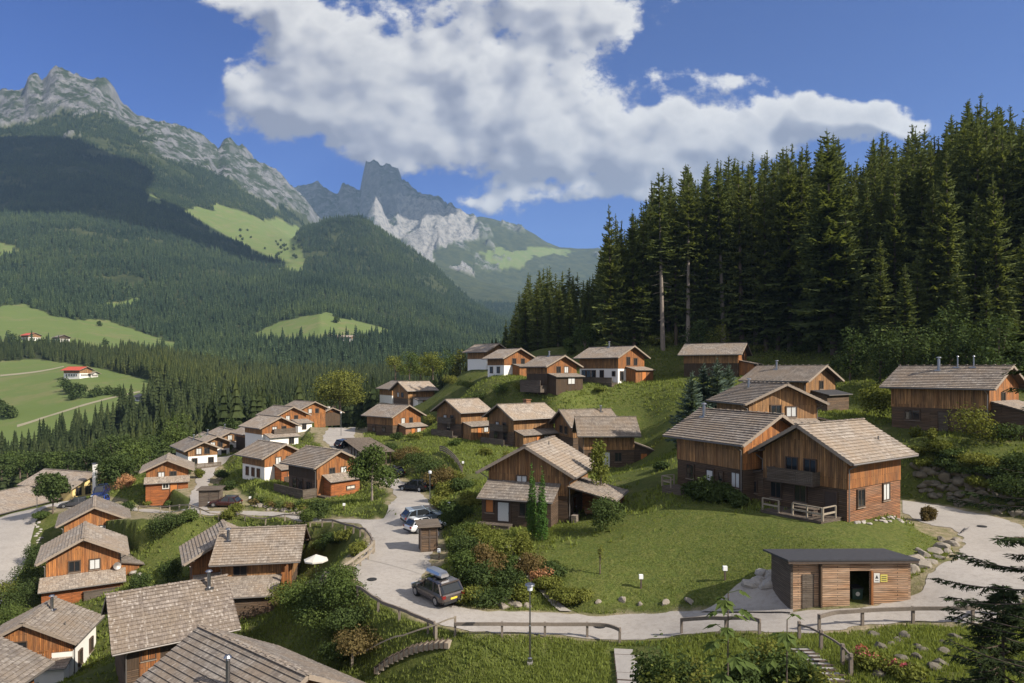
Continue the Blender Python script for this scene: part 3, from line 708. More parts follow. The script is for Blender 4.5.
    def door(s, f, u, w=.95, h=2.05, m='door', off=0, z=0, glass=False):
        d = off; o = s.fb(MB(), f, u-w/2, u+w/2, z, z+h, d-.04, d+.035).build('door', M[m], s.root)
        fr = MB(); s.fb(fr, f, u-w/2-.1, u-w/2, z, z+h+.1, d-.04, d+.07); s.fb(fr, f, u+w/2, u+w/2+.1, z, z+h+.1, d-.04, d+.07); s.fb(fr, f, u-w/2, u+w/2, z+h, z+h+.1, d-.04, d+.07)
        fr.build('door_frame', M['frame'], o)
        if glass: s.fb(MB(), f, u-w/2+.13, u+w/2-.13, z+.25, z+h-.15, d, d+.045).build('pane', M['curtain' if glass == 2 else 'glass'], o)
        if s.near: s.fb(MB(), f, u+w/2-.16, u+w/2-.12, z+.95, z+1.1, d, d+.09).build('handle', M['metal'], o)
    def annex(s, f, u0, u1, depth, hw, hf, m='w_dark', open_=False, sh=None, ov=.35, base=-1.6, ovu=.3):
        """lean-to on a face: hw height at the wall, hf height at its front"""
        if not open_:
            mb = MB(); a = [s.pt(f,u0,0,base), s.pt(f,u1,0,base), s.pt(f,u1,depth,base), s.pt(f,u0,depth,base), s.pt(f,u0,0,hw-.06), s.pt(f,u1,0,hw-.06), s.pt(f,u1,depth,hf-.06), s.pt(f,u0,depth,hf-.06)]
            mb.hexa([a[3],a[2],a[1],a[0],a[7],a[6],a[5],a[4]]).build('annex_wall', M[m], s.root)
        else:
            for u in (u0+.1, u1-.1): s.fb(MB(), f, u-.09, u+.09, base, hf-.02, depth-.2, depth-.02).build('post', M['w_orange' if open_ == 2 else 'trim'], s.root)
        k = (hf-hw)/depth; mb = MB(); D = depth+ov
        n = max(2, round(D/.38)) if s.fine else 1
        def q(u, d, l): return s.pt(f, u, d, hw+k*d+l)
        a = [q(u0-ovu+.03,.01,-.03), q(u1+ovu-.03,.01,-.03), q(u1+ovu-.03,D-.03,-.03), q(u0-ovu+.03,D-.03,-.03), q(u0-ovu+.03,.01,.1), q(u1+ovu-.03,.01,.1), q(u1+ovu-.03,D-.03,.1), q(u0-ovu+.03,D-.03,.1)]
        mb.hexa([a[3],a[2],a[1],a[0],a[7],a[6],a[5],a[4]], 1)
        for i in range(n):
            d0, d1 = .01+(D-.01)*i/n, .01+(D-.01)*(i+1)/n+.015
            a = [q(u0-ovu,d0,.103), q(u1+ovu,d0,.103), q(u1+ovu,d1,.103), q(u0-ovu,d1,.103), q(u0-ovu,d0,.11), q(u1+ovu,d0,.11), q(u1+ovu,d1,.155), q(u0-ovu,d1,.155)]
            mb.hexa([a[3],a[2],a[1],a[0],a[7],a[6],a[5],a[4]], 0)
        r = mb.build('annex_roof', [M[sh or s.sh], M['trim']], s.root)
        g = MB(); a, b = s.pt(f, u0-ovu, D+.05, hw+k*D+.04), s.pt(f, u1+ovu, D+.05, hw+k*D+.04); g.tube(a, b, .06, n=6).build('gutter', M['gutter'], r)
    def balcony(s, f, u0, u1, z, depth=1.1, m='w_grey'):
        b = s.fb(MB(), f, u0, u1, z-.16, z, -.02, depth).build('balcony', M['trim'], s.root)
        r = MB(); n = int((u1-u0)/.16)
        for k in range(n): s.fb(r, f, u0+(u1-u0)*(k+.06)/n, u0+(u1-u0)*(k+.9)/n, z-.05, z+.92, depth-.05, depth-.02)
        for u in (u0, u1-.04):
            for k in range(6): s.fb(r, f, u, u+.03, z-.05, z+.92, depth*k/6+.02, depth*(k+.85)/6)
        s.fb(r, f, u0-.03, u1+.03, z+.92, z+1.0, depth-.09, depth+.02)
        r.build('railing', M[m], b)
    def deck(s, f, u0, u1, depth, z=.2, rail=(), m='w_grey', d0=.0, h=.95, solid=False):
        mb = MB(); n = max(2, int(depth/.16))
        for k in range(n): s.fb(mb, f, u0, u1, z-.06, z, d0+depth*k/n, d0+depth*(k+.92)/n)
        s.fb(mb, f, u0+.05, u1-.05, -1.2, z-.065, d0+.02, d0+depth-.06)
        d = mb.build('deck', M[m], s.root)
        D = d0+depth
        for (a, b) in rail:    # runs in (u,d)
            r = MB(); A = s.pt(f, a[0], a[1], z); B = s.pt(f, b[0], b[1], z); Ln = (B-A).length; k = max(1, round(Ln/1.5))
            for i in range(k+1):
                q = A.lerp(B, i/k); r.box(q.x-.05, q.x+.05, q.y-.05, q.y+.05, q.z-.05, q.z+h)
            up = Vector((0,0,1))
            if solid:
                n = int(Ln/.15)
                for i in range(n): 
                    q0 = A.lerp(B, (i+.08)/n); q1 = A.lerp(B, (i+.92)/n); r.bar(q0+up*h*.5, q1+up*h*.5, .03, h*.95)
            else: r.bar(A+up*h*.5, B+up*h*.5, .05, .14)
            r.bar(A+up*h, B+up*h, .11, .07)
            r.build('railing', M['fence_pale' if not solid else 'w_grey'], d)
        return d
    def chimney(s, x, y, h=1.0, r=.16, pipe=True):
        z = s.za-abs(y)*math.tan(s.pitch)
        m = MB()
        if pipe:
            m.tube((x,y,z-.2), (x,y,z+h+.3), r, n=10); m.lathe((x,y,z+h+.3), [(r*.6,0),(r*.6,.12),(r*1.9,.14),(r*1.2,.26),(.02,.3)], 10)
            m.box(x-.32, x+.32, y-.32, y+.32, z-.1, z+.22+abs(0))
        else:
            m.box(x-r*1.6, x+r*1.6, y-r*1.6, y+r*1.6, z-.3, z+h); m.box(x-r*2, x+r*2, y-r*2, y+r*2, z+h+.003, z+h+.12)
        m.build('chimney', M['metal' if pipe else 'w_red_h'], s.roof)
    def vent(s, x, y):
        z = s.za-abs(y)*math.tan(s.pitch)+.2; MB().tube((x,y,z-.1), (x,y,z+.35), .07, n=8).build('vent_pipe', M['gutter'], s.roof)

# --- right side
h = Chalet('H1', 'large brown chalet with carved balcony and rail deck, by the gravel bend', up='w_brown', low='w_dark', pitch=30, clad={'-y':'w_red_h'}, sh='shingle')
h.fb(MB(), '-y', -4.1, 4.1, 2.47, 4.86, -.02, .03).build('upper_cladding', M['w_orange'], h.root)
h.wins('-y', (-2.2,1.0,.95,1.25)); h.win('-y', 1.7,1.1,.95,1.25,'curtain')
h.wins('-x', (-.95,2.65,.95,1.75), (.65,2.65,.95,1.75)); h.wins('-x', (-2.4,1.0,.9,1.2), (-.2,1.0,.95,1.25)); h.door('-x', 2.35, .95, 2.1, 'door_d')
h.balcony('-x', -2.55, 1.5, 2.62)
h.deck('-x', -1.9, 3.3, 2.9, .34, [((-1.85,2.65),(-.4,2.65)), ((.8,2.65),(3.2,2.65)), ((3.25,.9),(3.25,2.6))])
h.annex('+y', 1.0, 4.1, 2.3, 3.0, 2.45, 'w_dark', sh='darkroof'); h.win('-x', -4.7,1.1,.8,.9, off=-.02)
h.vent(2.6, -2.6)
h = Chalet('H2', 'brown chalet with dark lower storey and small corner deck, left of the balcony chalet', up='w_brown', low='w_dark', pitch=28)
h.wins('+y', (-2.3,.9,.9,1.2)); h.win('+y', 3.4,.9,.9,1.2,'curtain'); h.door('+y', .25,.95,2.05,'door_d',glass=2); h.wins('+y', (1.6,1.2,.5,.7))
h.deck('+y', -4.3,-1.6,1.8,.0,[((-4.25,1.75),(-3.0,1.75)),((-4.25,.3),(-4.25,1.7))]); h.gclad('-x','w_orange'); h.wins('-x', (-.8,3.1),(1.0,3.1)); h.annex('-x',-.5,3.2,1.9,3.0,2.5,'w_orange_h')
h.chimney(3.2, 1.2, .9)
h = Chalet('H3a', 'dark chalet with side-on roof and right lean-to, behind the low hedge', up='w_brown', low='w_dark', pitch=29)
h.door('-y', -.4,1.1,2.1,'curtain'); h.wins('-y', (1.4,.8,.9,1.2),(-2.2,.9,.9,1.1)); h.annex('+x', -3.4, 1.4, 3.1, 3.4, 2.2, 'w_dark'); h.win('+x', -2.0,.8,1.0,1.2,'door',off=3.1); h.win('-y', 5.2,.7,.9,1.2,'door')
h = Chalet('H3b', 'dark gabled chalet half hidden behind the side-on roof with lean-to', up='w_brown', low='w_dark', pitch=29); h.wins('-x',(-1,3),(1,3)); h.chimney(2.6,-.8,.7)
h = Chalet('H4', 'brown chalet with tiled front porch behind the two tall cypresses', up='w_brown', low='w_dark', pitch=29)
h.win('-x', -.55,3.0,.95,1.1,'curtain')
h.annex('-x', -3.7, 3.0, 2.3, 3.5, 2.45, 'w_dark', ov=.5); h.door('-x', -1.55, 1.3,2.1,'door_d',off=2.3,glass=2); h.win('-x', -2.9,1.0,.7,1.1,off=2.3,pane='door'); h.win('-x',.6,.9,1.1,1.1,off=2.3)
h.deck('-x', -3.85,-.6,1.1,.08,[],d0=2.32)
h.annex('-y', -3.8, 1.6, 4.2, 3.3, 2.3, 'w_orange', open_=2, ov=.3); h.deck('-y', -3.8,1.6,4.0,.06,[],m='w_grey')
h.fb(MB(), '-y', 1.3, 1.5, -.8, 2.2, .05, 4.0).build('side_wall', M['w_orange_h'], h.root); h.door('-y',-1.6,1.1,2.1,'door_d',glass=1)
h.vent(-1.2,1.0); h.vent(-.2,1.1); h.vent(.4,-.8)
h = Chalet('R1', 'wide dark chalet above the boulder wall at the right edge', up='w_brown', low='w_dark', pitch=27)
h.gclad('-x','w_orange')
h.wins('+y',(-2.6,1.1,1.5,1.0)); h.door('+y',.6,.95,2.05,'w_grey'); h.win('-x',-.4,3.1); h.annex('-x',-3.4,2.8,3.2,3.3,2.4,'w_dark'); h.chimney(1.1,1.0,1.1); h.chimney(-.6,.4,.9,.07); h.chimney(-2.2,.4,.9,.07)
h = Chalet('T6', 'brown gabled chalet with two windows, behind the near right roofs', up='w_brown', low='white', pitch=24)
h.wins('-x',(-.85,2.75,1.1,1.15)); h.win('-x',.95,2.75,1.1,1.0,'curtain'); h.annex('-x',-3.4,3.5,1.6,2.4,1.9,'w_dark'); h.chimney(1.2,1.3,.7); h.annex('-y',-3,2,2.6,2.6,2.0,'w_darkv',open_=1,sh='darkroof')
h = Chalet('T7', 'shaded brown chalet with long roof, behind the two-window gable', up='w_brown', low='w_dark', pitch=24)
h.wins('-x',(0,3.0,.9,1.0)); h.annex('-x',-2.5,3.5,2.2,2.7,2.2,'w_dark',sh='darkroof'); h.chimney(1.5,1.2,.9)
h = Chalet('T5', 'side-on chalet with orange end gable and porch, at the forest edge', up='w_brown', low='w_darkv', pitch=25)
h.gclad('-x','w_orange'); h.annex('-x',-3.0,3.4,2.6,2.9,2.3,'w_orange'); h.door('-x',-1.0,1,2.0,'door',off=2.6); h.win('-x',1.2,.9,.8,1,off=2.6); h.win('-x',.2,3.1)
h.deck('-x',-3.6,3.4,1.6,.1,[((-3.5,4.2),(3.3,4.2))],d0=2.65)
h = Chalet('T1', 'chalet with white lower storey and orange gable, largest of the upper row', up='w_brown', low='white', pitch=26, hs=2.6)
h.gclad('-x','w_orange'); h.wins('-x',(-1.0,3.3,.9,1.5),(1.2,3.3,.9,1.3)); h.annex('-x',-1.6,3.8,2.4,2.9,2.3,'w_orange'); h.door('-x',.9,1.2,2.0,'door',off=2.4)
h.wins('+y',(-3.9,.6,.9,1.6),(-2.6,.6,.9,1.6),(-1.2,.3,.9,1.9),(1.0,.7,.8,1.5),(4.1,1.2,.6,.8)); h.win('-x',-2.9,.4,.7,1.6,'glass')
h.deck('+y',-5.2,5.2,1.8,-.1,[((-5.1,1.7),(5.1,1.7))],solid=True); h.chimney(.3,.3,.8)
h = Chalet('T2', 'orange chalet with tiled porch across its gable, left of the white-walled one', up='w_brown', low='w_darkv', pitch=25, hs=2.3)
h.gclad('-x','w_orange'); h.wins('-x',(-.9,2.5,.9,1.1)); h.win('-x',1.0,2.5,.9,1.1,'curtain'); h.annex('-x',-3.3,3.3,2.2,2.3,1.75,'w_darkv'); h.win('-x',.4,.4,1.6,1.1,'curtain',off=2.2); h.deck('+y',-3.2,3.2,1.6,.1,[((-3.1,1.55),(3.1,1.55))],solid=True); h.chimney(.4,.2,.6)
h = Chalet('T3', 'bright orange chalet with white lower side wall in the upper row', up='w_brown', low='white', pitch=25, hs=2.3)
h.gclad('-x','w_orange'); h.wins('-x',(-1.2,2.6,.9,1.1),(1.2,2.6,.9,1.1)); h.annex('-x',-1.6,3.4,2.4,2.5,2.0,'w_orange'); h.door('-x',1.2,1,1.7,'door',off=2.4); h.wins('+y',(-1.5,.7,.8,1.2),(1,.7,.8,1.2))
h = Chalet('T4', 'small grey-brown chalet with white base, farthest left of the upper row', up='w_brown', low='white', pitch=26); h.wins('-x',(0,3.0,.9,1.2)); h.annex('-x',0,3.2,1.8,2.6,2.1,'w_red_h')
# --- middle rows
def mid(key, label, gable='-x', up='w_brown', side=None, low='w_dark', porch=None, pitch=27, curtain=1, hs=2.4, clad=True, dk=None, cm='w_orange'):
    h = Chalet(key, label, up=up, low=low, pitch=pitch, hs=hs)
    hw = h.W/2-.05
    if clad: h.gclad(gable, cm)
    z = h.hs+.35
    h.win(gable, -h.W*.14, z, .85, 1.05, 'curtain' if curtain == 1 else 'glass'); h.win(gable, h.W*.14, z, .85, 1.05, 'curtain' if curtain == 2 else 'glass')
    if porch:
        f, u0, u1, d, m = porch; h.annex(f, u0, u1, d, h.hs+.25, h.hs-.35, m)
        h.door(f, (u0+u1)/2-.8, .95, 1.9, 'door', off=d); h.win(f, (u0+u1)/2+.8, .9, .9, .8, 'curtain', off=d)
    if dk: h.deck(*dk, solid=True)
    return h
h = mid('K1', 'chalet with orange gable and dark side wall, above the carport roof', porch=('-x',-2.2,3.4,2.3,'w_red_h')); h.wins('+y',(-2,1,.9,1),(1.5,1,.9,1)); h.deck('-x',3.5,7,2,.2,[((3.5,2),(7,2))],solid=True)
h = mid('K2', 'dark chalet with porch and orange door, left of two alike in the middle row', porch=('-y',-2.7,2.9,2.3,'w_brown'), clad=False); h.balcony('-x',-2,2,2.5); h.wins('-x',(0,.9,1,1.2)); h.deck('-x',-3.2,3.5,1.8,.2,[((-3.1,1.75),(3.4,1.75))],solid=True)
h = mid('K3', 'dark chalet with balcony and front porch, directly behind the cypress chalet', porch=('-y',-4.1,3.9,2.4,'w_brown'), clad=False); h.balcony('-x',-2,2,2.55); h.wins('-x',(-1.5,.9,1,1.2),(1.3,.9,1,1.2)); h.deck('-x',-3.4,3.7,2,.2,[((-3.3,1.95),(3.6,1.95))],solid=True); h.chimney(1.5,.3,.9,.3,False); h.vent(2.8,.6)
h = mid('K4', 'distant chalet with wide lit roof and white porch wall, behind the orange-gabled one', porch=('-y',-2.5,3.4,2.2,'white'), clad=False)
h = Chalet('K5', 'far sprawling chalet with low pale roof at the edge of the valley forest', up='w_brown', low='white', pitch=24); h.wins('-x',(-1.5,2.9),(1.2,2.9)); h.annex('-x',-3.5,3,2.4,2.6,2,'w_darkv')
h = mid('L3', 'orange chalet with red shed annex and railed deck on the road bend', porch=None, up='w_darkv', pitch=26, curtain=2)
h.fb(MB(),'-x',-3.45,3.45,-.5,2.4,-.02,.03).build('lower_cladding',M['w_orange'],h.root); h.annex('-x',-2.4,2.5,1.9,2.95,2.25,'w_orange_h'); h.fb(MB(),'-x',-2.3,2.4,-.6,2.13,1.9,1.93).build('cladding',M['w_orange_h'],h.root); h.win('-x',.9,.9,1.3,.35,'frame_w','frame',off=1.93); h.wins('+y',(-2,.5,.9,1.6),(-.4,.5,.9,1.6),(1.8,.6,1,1.3))
h.deck('+y',-4.2,3.9,2.2,.3,[((-4.1,2.15),(3.8,2.15)),((3.85,.1),(3.85,2.1))],solid=True); h.deck('-x',-3.4,-1.5,2,.2,[])
h = mid('L4', 'orange chalet with white lower wall, directly left of the railed-deck chalet', low='white', up='w_brown', pitch=26, porch=('-x',-1.6,3.2,2.2,'w_orange_h')); h.wins('+y',(-2,.7,.7,1.2),(0,.7,.7,1.2),(1.8,.7,.7,1.2)); h.deck('-x',-2,3.2,1.6,.1,[((-2,3.9),(3.2,3.9))],d0=2.3,solid=True)
h = mid('L5', 'orange gable chalet over a white base, above and left of the deck chalet', low='white', up='w_brown', pitch=25); h.annex('-x',-3,3,2.2,2.5,1.9,'white'); h.wins('-x',(1.5,.5,.9,1.2),off=2.2); h.balcony('-x',-1.5,3.2,2.45,.9)
h = mid('L6', 'orange and white chalet with long sunny roof, along the upper road', low='white', up='w_orange', pitch=25); h.annex('-x',0,3.5,3,2.9,2.2,'white'); h.win('-x',1.5,.8,.9,1.1,off=3)
h = mid('L7', 'chalet with long plain roof behind the orange and white one', low='w_orange', up='w_brown', pitch=24)
h = mid('L8', 'last small roof of the left row beside the upper road', low='w_darkv', up='w_brown', pitch=22)
h = mid('L9', 'little brown chalet squeezed between the lane and the orange gables', low='w_darkv', up='w_brown', pitch=24)
h = mid('M1', 'orange chalet with pent roof across its front, above the lane hut', low='w_orange', up='w_orange', pitch=25, hs=2.3, clad=False)
h.fb(MB(),'-x',-3.0,3.0,-.5,2.25,.0,.9).build('porch_wall',M['w_orange_h'],h.root); h.annex('-x',-3.15,3.15,1.1,2.9,2.25,'w_orange_h',ov=.4,ovu=.25); h.door('-x',1.0,1.0,1.9,'door',off=1.1); h.win('-x',-.2,1.2,.8,.7,'glass','frame_w',off=1.1); h.deck('-x',1.6,4.6,1.5,.05,[((1.7,2.6),(4.5,2.6))],d0=1.2)
for k, l in (('M2','first of three pale-roofed white chalets stepping back along the lane'),('M3','middle of three pale-roofed white chalets stepping back along the lane'),('M4','farthest of three pale-roofed white chalets stepping back along the lane')):
    h = mid(k, l, low='white', up='w_brown', pitch=24, clad=False); h.wins('-x',(-1.5,.8,.8,1.1),(1.5,.8,.8,1.1)); h.chimney(.5,.3,.7,.12); h.deck('-x',-3,3,1.5,.1,[((-3,1.45),(3,1.45))],solid=True)
# --- lower left
h = Chalet('N1', 'orange-gabled chalet just behind another, beside the gravel lot', up='w_orange', low='w_orange_h', pitch=27); h.win('-x',-1.0,2.75,.95,1.05,'curtain','frame'); h.win('-x',1.2,2.75,1.1,.95,'curtain'); h.annex('-x',-3.9,3.7,1.9,2.5,1.9,'w_orange_h')
h = Chalet('N2', 'orange-gabled chalet with pent porch roof and satellite dish, nearer the camera', up='w_orange', low='w_orange_h', pitch=28); h.win('-x',-.9,2.85,1.0,1.1); h.win('-x',1.1,2.85,.95,1.05,'curtain'); h.annex('-x',-3.9,3.9,2.2,2.45,1.7,'w_orange_h',ov=.5); h.deck('-x',0,3.9,.4,1.0,[],d0=2.25)
h.annex('-y',-2.8,1.5,2.2,2.9,2.4,'w_orange'); d_ = MB(); d_.lathe((0,0,0),[(.05,0),(.42,.12),(.44,.14),(.05,.06)],14); o = d_.build('satellite_dish', M['gutter'], h.root); o.location = h.pt('-x',3.3,.35,2.9); o.rotation_euler = (0,R(-75),R(20))
h = Chalet('N3', 'white-walled chalet with sunlit roof and flue, lower left corner', up='w_orange', low='white', pitch=27, hs=2.6, depth=2.5, fine=True, ovx=.45, ovy=.5)
h.wins('-y',(-1.3,.6,.75,1.3,'glass','frame'),(1.6,.75,.75,1.2,'glass','frame')); h.win('-x',-.6,2.5,1.5,1.3); h.balcony('-x',-2.6,2.2,2.2,1.0,'w_orange'); h.chimney(.8,-.75,1.1,.14); h.vent(-1.2,-2.6); h.annex('-x',1.6,3.6,1.2,2.0,1.7,'white')
h = Chalet('A', 'big flecked shingle roof of a dark chalet, bottom left foreground', up='w_darkv', low='w_dark', pitch=30, sh='shingle_f', fine=True, depth=3)
h.chimney(2.9,-.9,1.1,.16); h.wins('-y',(-2,3.0),(1,3.0)); h.fb(MB(),'-y',-2.6,-1.2,-.5,4.3,.0,.05).build('cladding',M['w_orange'],h.root)
h = Chalet('B', 'nearest roof, long brown shingle courses with pale ridge line, at the bottom edge', up='w_orange', low='w_dark', pitch=29, fine=True, depth=3); h.chimney(-1.2,2.0,1.3,.12); h.win('-x',0,3); 
h = Chalet('Cc', 'roof corner with dark gable, cut off by the lower left frame corner', up='w_orange', low='w_orange', pitch=27, fine=True, depth=3); h.wins('+x',(1.2,2.8),(-1.2,2.8))
h = Chalet('L2', 'side-on chalet with reddish shingle roof and terrace, below the white road fence', up='w_brown', low='w_dark', pitch=29.5, fine=True, depth=2.5)
h.fb(MB(),'-y',2.4,3.45,-.9,4.4,-.02,.05).build('cladding',M['w_orange'],h.root); h.wins('-y',(-1.6,2.8,1.2,.9)); h.annex('-y',-3.4,2.2,3.4,2.6,1.7,'w_dark'); h.chimney(-3.2,-1.6,.9)
h.fb(MB(),'-y',3.0,3.2,-1.5,3.9,1.6,1.8).build('post',M['w_orange'],h.root); h.fb(MB(),'-y',3.0,3.2,-1.5,4.0,.7,.9).build('post',M['w_orange'],h.root)
h = Chalet('L2b', 'chalet with striped grey roof and bright orange gable, joined left of the terrace chalet', up='w_orange', low='w_orange_h', pitch=29, fine=True, depth=2.5); h.win('-x',1,2.7); h.annex('-x',-3.3,3.4,1.8,2.3,1.7,'w_orange_h')
# --- restaurant and farms
def place(key, p, th, W, L, ev): PAD[key] = (p, th, W, L, ev)
h = Chalet('F', 'long low building with yellow gable and pale roof behind the gravel lot', None, up='w_brown', low='yellow', pitch=24, cat='inn', name='village_inn', hs=2.5, fine=False, depth=3)
h.gclad('-x','yellow'); h.fb(MB(),'-x',-4.4,4.4,-1,2.49,-.02,.03).build('cladding',M['yellow'],h.root); h.wins('-x',(-3.2,.8,1,1.4),(-1.2,.8,1,1.4),(1.5,.8,1.2,1.4),(0,3.0,1.4,.6)); h.wins('+y',(-5,.6,1.2,1.2),(-2,.6,1.2,1.2),(1,.6,1.2,1.2))
h = Chalet('E', 'long brown-roofed building with white front, at the left edge by the lot', None, up='w_brown', low='white', pitch=15, cat='inn', name='village_inn', hs=1.85, fine=False, depth=3)
h.wins('-y',*[(-18+4*k,.2,1.6,1.4) for k in range(9)])
def farm(key, label, px, py, Y, th, W, L, ev, sh, up, low, pitch=22):
    p = P(px, py, Y); x = gz(p.x, p.y); p.z = x-.3; place(key, p, th, W, L, ev)
    h = Chalet(key, label, None, up=up, low=low, pitch=pitch, sh=sh, cat='farmhouse', name='farmhouse', hs=ev*.55, ovx=1.6, ovy=1.6, fine=False, depth=4)
    n = 5
    for f in ('-x','+y','-y'):
        for k in range(n):
            u = (k+.5)/n*2-1; h.win(f, u*h.half(f)*.8, ev*.2, 1.1, 1.4, fr='frame_w')
    return h
farm('fa1','white farmhouse with red roof, farthest left on the high meadow',31,341,800,150,13,17,6,'redroof','w_brown','white')
farm('fa2','farmhouse with pale tin roof beside trees on the high meadow',61,340.5,800,140,12,20,5,'shingle','w_darkv','white')
farm('fa3','white farmhouse with bright red roof above the sloping meadow',78,377,520,165,11,15,6.0,'redroof','w_brown','white')
farm('fa4','small dark barn at the end of the meadow track',145,394,430,150,7,10,3,'darkroof','w_dark','white')
farm('fa5','long white farm building on the round meadow knoll',341,334,1000,172,14,36,5,'shingle','w_brown','white')
farm('fa6','low annexe building right of the red-roofed farmhouse',90,376,525,165,6,9,3,'shingle','white','white')
# ---------------------------------------------------------------- vegetation
def spruce_mesh(seed, h=26., r=3.4, bare=.08, levels=40, per=9, segs=4, ragged=.25, mats=('spruce','bark'), trunk=True, lean=0):
    """crown of drooping fronds as (v,f) triangles + trunk mesh"""
    g = random.Random(seed); V = []; T = []
    def tri(a, b, c):
        n = len(V); V.extend((a, b, c)); T.append((n, n+1, n+2))
    for i in range(levels):
        t = i/(levels-1); z = h*(bare+(1-bare)*(t**.92)); rr = r*((1-t)**.78)*g.uniform(1-ragged, 1+ragged*.6)+.22
        if t < .12: rr *= .55+t*3.6
        k = per if t < .85 else max(4, per-3)
        a0 = g.random()*6.28
        for j in range(k):
            a = a0+6.283*j/k+g.uniform(-.3, .3); L = rr*g.uniform(.6, 1.12)
            if g.random() < .06: continue
            dr = -.42+.75*t+g.uniform(-.12, .12)          # droop low, rise at the tip
            ca, sa = math.cos(a), math.sin(a); zz = z+g.uniform(-.8, .8)*min(1, h/20)
            def q(s, side, dz=0):
                d = s*L; zc = zz+dr*d+.16*d*s*s+dz
                return (ca*d-sa*side, sa*d+ca*side, zc)
            wd = L*.34+.12
            for s_ in range(segs):
                s0, s1 = s_/segs, (s_+1)/segs; w = wd*(1.1-s1*.75)*g.uniform(.75, 1.2)
                for sg in (-1, 1):
                    tri(q(s0*.9, 0), q(min(1, s1+.08), 0), q(s1*.95+.02, sg*w, -.18*w-.1*L*g.random()*.6))
                tri(q(s0, .0, .05), q(s1, .05, .05), q((s0+s1)/2, -.02, -.3*wd-.2*g.random()))
            tri(q(.9, -.08*L), q(.9, .08*L), q(1.08, 0))
    n = len(V); V += [(-.16,0,h-1.6), (.16,0,h-1.6), (0,0,h+.8), (0,-.16,h-1.6), (0,.16,h-1.6), (0,0,h+.8)]; T += [(n,n+1,n+2), (n+3,n+4,n+5)]
    V = np.array(V)
    if lean: V[:,0] += (V[:,2]/h)**2*lean
    cm = np_mesh('crown', V, np.array(T), [M[mats[0]]])
    mb = MB(); mb.tube((0,0,-.8), (0,0,h*.5), .011*h+.05, .007*h, 8); mb.tube((0,0,h*.5), (0,0,h*.97), .007*h, .02, 6)
    if bare > .2:
        for q_ in range(22):
            z = h*g.uniform(.06, bare+.05); a = g.random()*6.28; L = g.uniform(.5, 1.6); mb.tube((0,0,z), (L*math.cos(a), L*math.sin(a), z-L*.25), .035, .012, 4)
    tm = bpy.data.meshes.new('trunk'); tm.from_pydata(mb.v, [], mb.f); tm.materials.append(M[mats[1]]); tm.update()
    return cm, tm
def leaf_cloud(seed, lobes, n, size, squash=1., up=.35, shell=.55):
    """lobes: (x,y,z,rx,rz); many leaf-sized quads through the volume of the lobes"""
    g = np.random.default_rng(seed); lobes = np.array(lobes, float)
    wgt = lobes[:,3]**2*lobes[:,4]; wgt /= wgt.sum()
    k = g.choice(len(lobes), n, p=wgt); d = g.normal(size=(n,3)); d /= np.linalg.norm(d, axis=1)[:,None]
    rr = (shell+(1-shell)*g.random(n)**.6)*(1+.14*g.normal(size=n))
    lump = 1+.22*np.sin(d[:,0]*7+k*1.7)*np.sin(d[:,1]*6+k)*np.cos(d[:,2]*5+k*2.3)
    rr = rr*lump
    c = lobes[k,:3]+d*rr[:,None]*np.stack([lobes[k,3], lobes[k,3], lobes[k,4]], 1)
    nrm = d+g.normal(size=(n,3))*.7; nrm[:,2] += up; nrm /= np.linalg.norm(nrm, axis=1)[:,None]
    a = np.cross(nrm, g.normal(size=(n,3))); a /= np.linalg.norm(a, axis=1)[:,None]; b = np.cross(nrm, a)
    s = size*g.uniform(.55, 1.35, n)[:,None]
    V = np.stack([c-a*s*.5, c-b*s*.36+a*s*.05, c+a*s*.6, c+b*s*.36], 1).reshape(-1,3)
    f = np.arange(n*4).reshape(-1,4)
    return V, f
def leafy_mesh(name, seed, lobes, n, size, m, **kw):
    V, f = leaf_cloud(seed, lobes, n, size, **kw); return np_mesh(name, V, f, [M[m]])
def trunk_mesh(h, r, lobes, bark='bark'):
    mb = MB(); mb.tube((0,0,-.6), (0,0,h), r, r*.6, 8)
    for x, y, z, rx, rz in lobes[:7]: mb.tube((0,0,h*.75), (x*.7,y*.7,z), r*.42, r*.12, 5)
    tm = bpy.data.meshes.new('trunk'); tm.from_pydata(mb.v, [], mb.f); tm.materials.append(M[bark]); tm.update(); return tm
def plant(name, cm, tm, loc, rz=0, sc=(1,1,1), label=None, cat='tree', group=None, crown='crown', trunk='trunk'):
    r = empty(name, loc, rz, label, cat, group); r.scale = sc if not isinstance(sc, (int, float)) else (sc,)*3
    link(crown, cm, r)
    if tm: link(trunk, tm, r)
    return r
SPR = [spruce_mesh(1, r=3.8, ragged=.32), spruce_mesh(2, r=4.3), spruce_mesh(3, r=2.9, ragged=.35), spruce_mesh(4, r=3.3, bare=.18), spruce_mesh(5, r=4.3, ragged=.3)]
BARE = [spruce_mesh(21, r=2.5, bare=.48, levels=20, ragged=.4, mats=('spruce','bark_p')), spruce_mesh(22, r=2.2, bare=.40, levels=22, ragged=.45, mats=('spruce','bark_p')), spruce_mesh(23, r=2.7, bare=.55, levels=18, ragged=.4, mats=('spruce','bark_p'))]
LOW = [spruce_mesh(31+i, h=24, r=r_*1.15, levels=26, per=8, segs=3, mats=('spruce_mid','bark')) for i, r_ in enumerate((3.4, 4.0, 3.0))]
FG = 'spruces of the forest on the right'
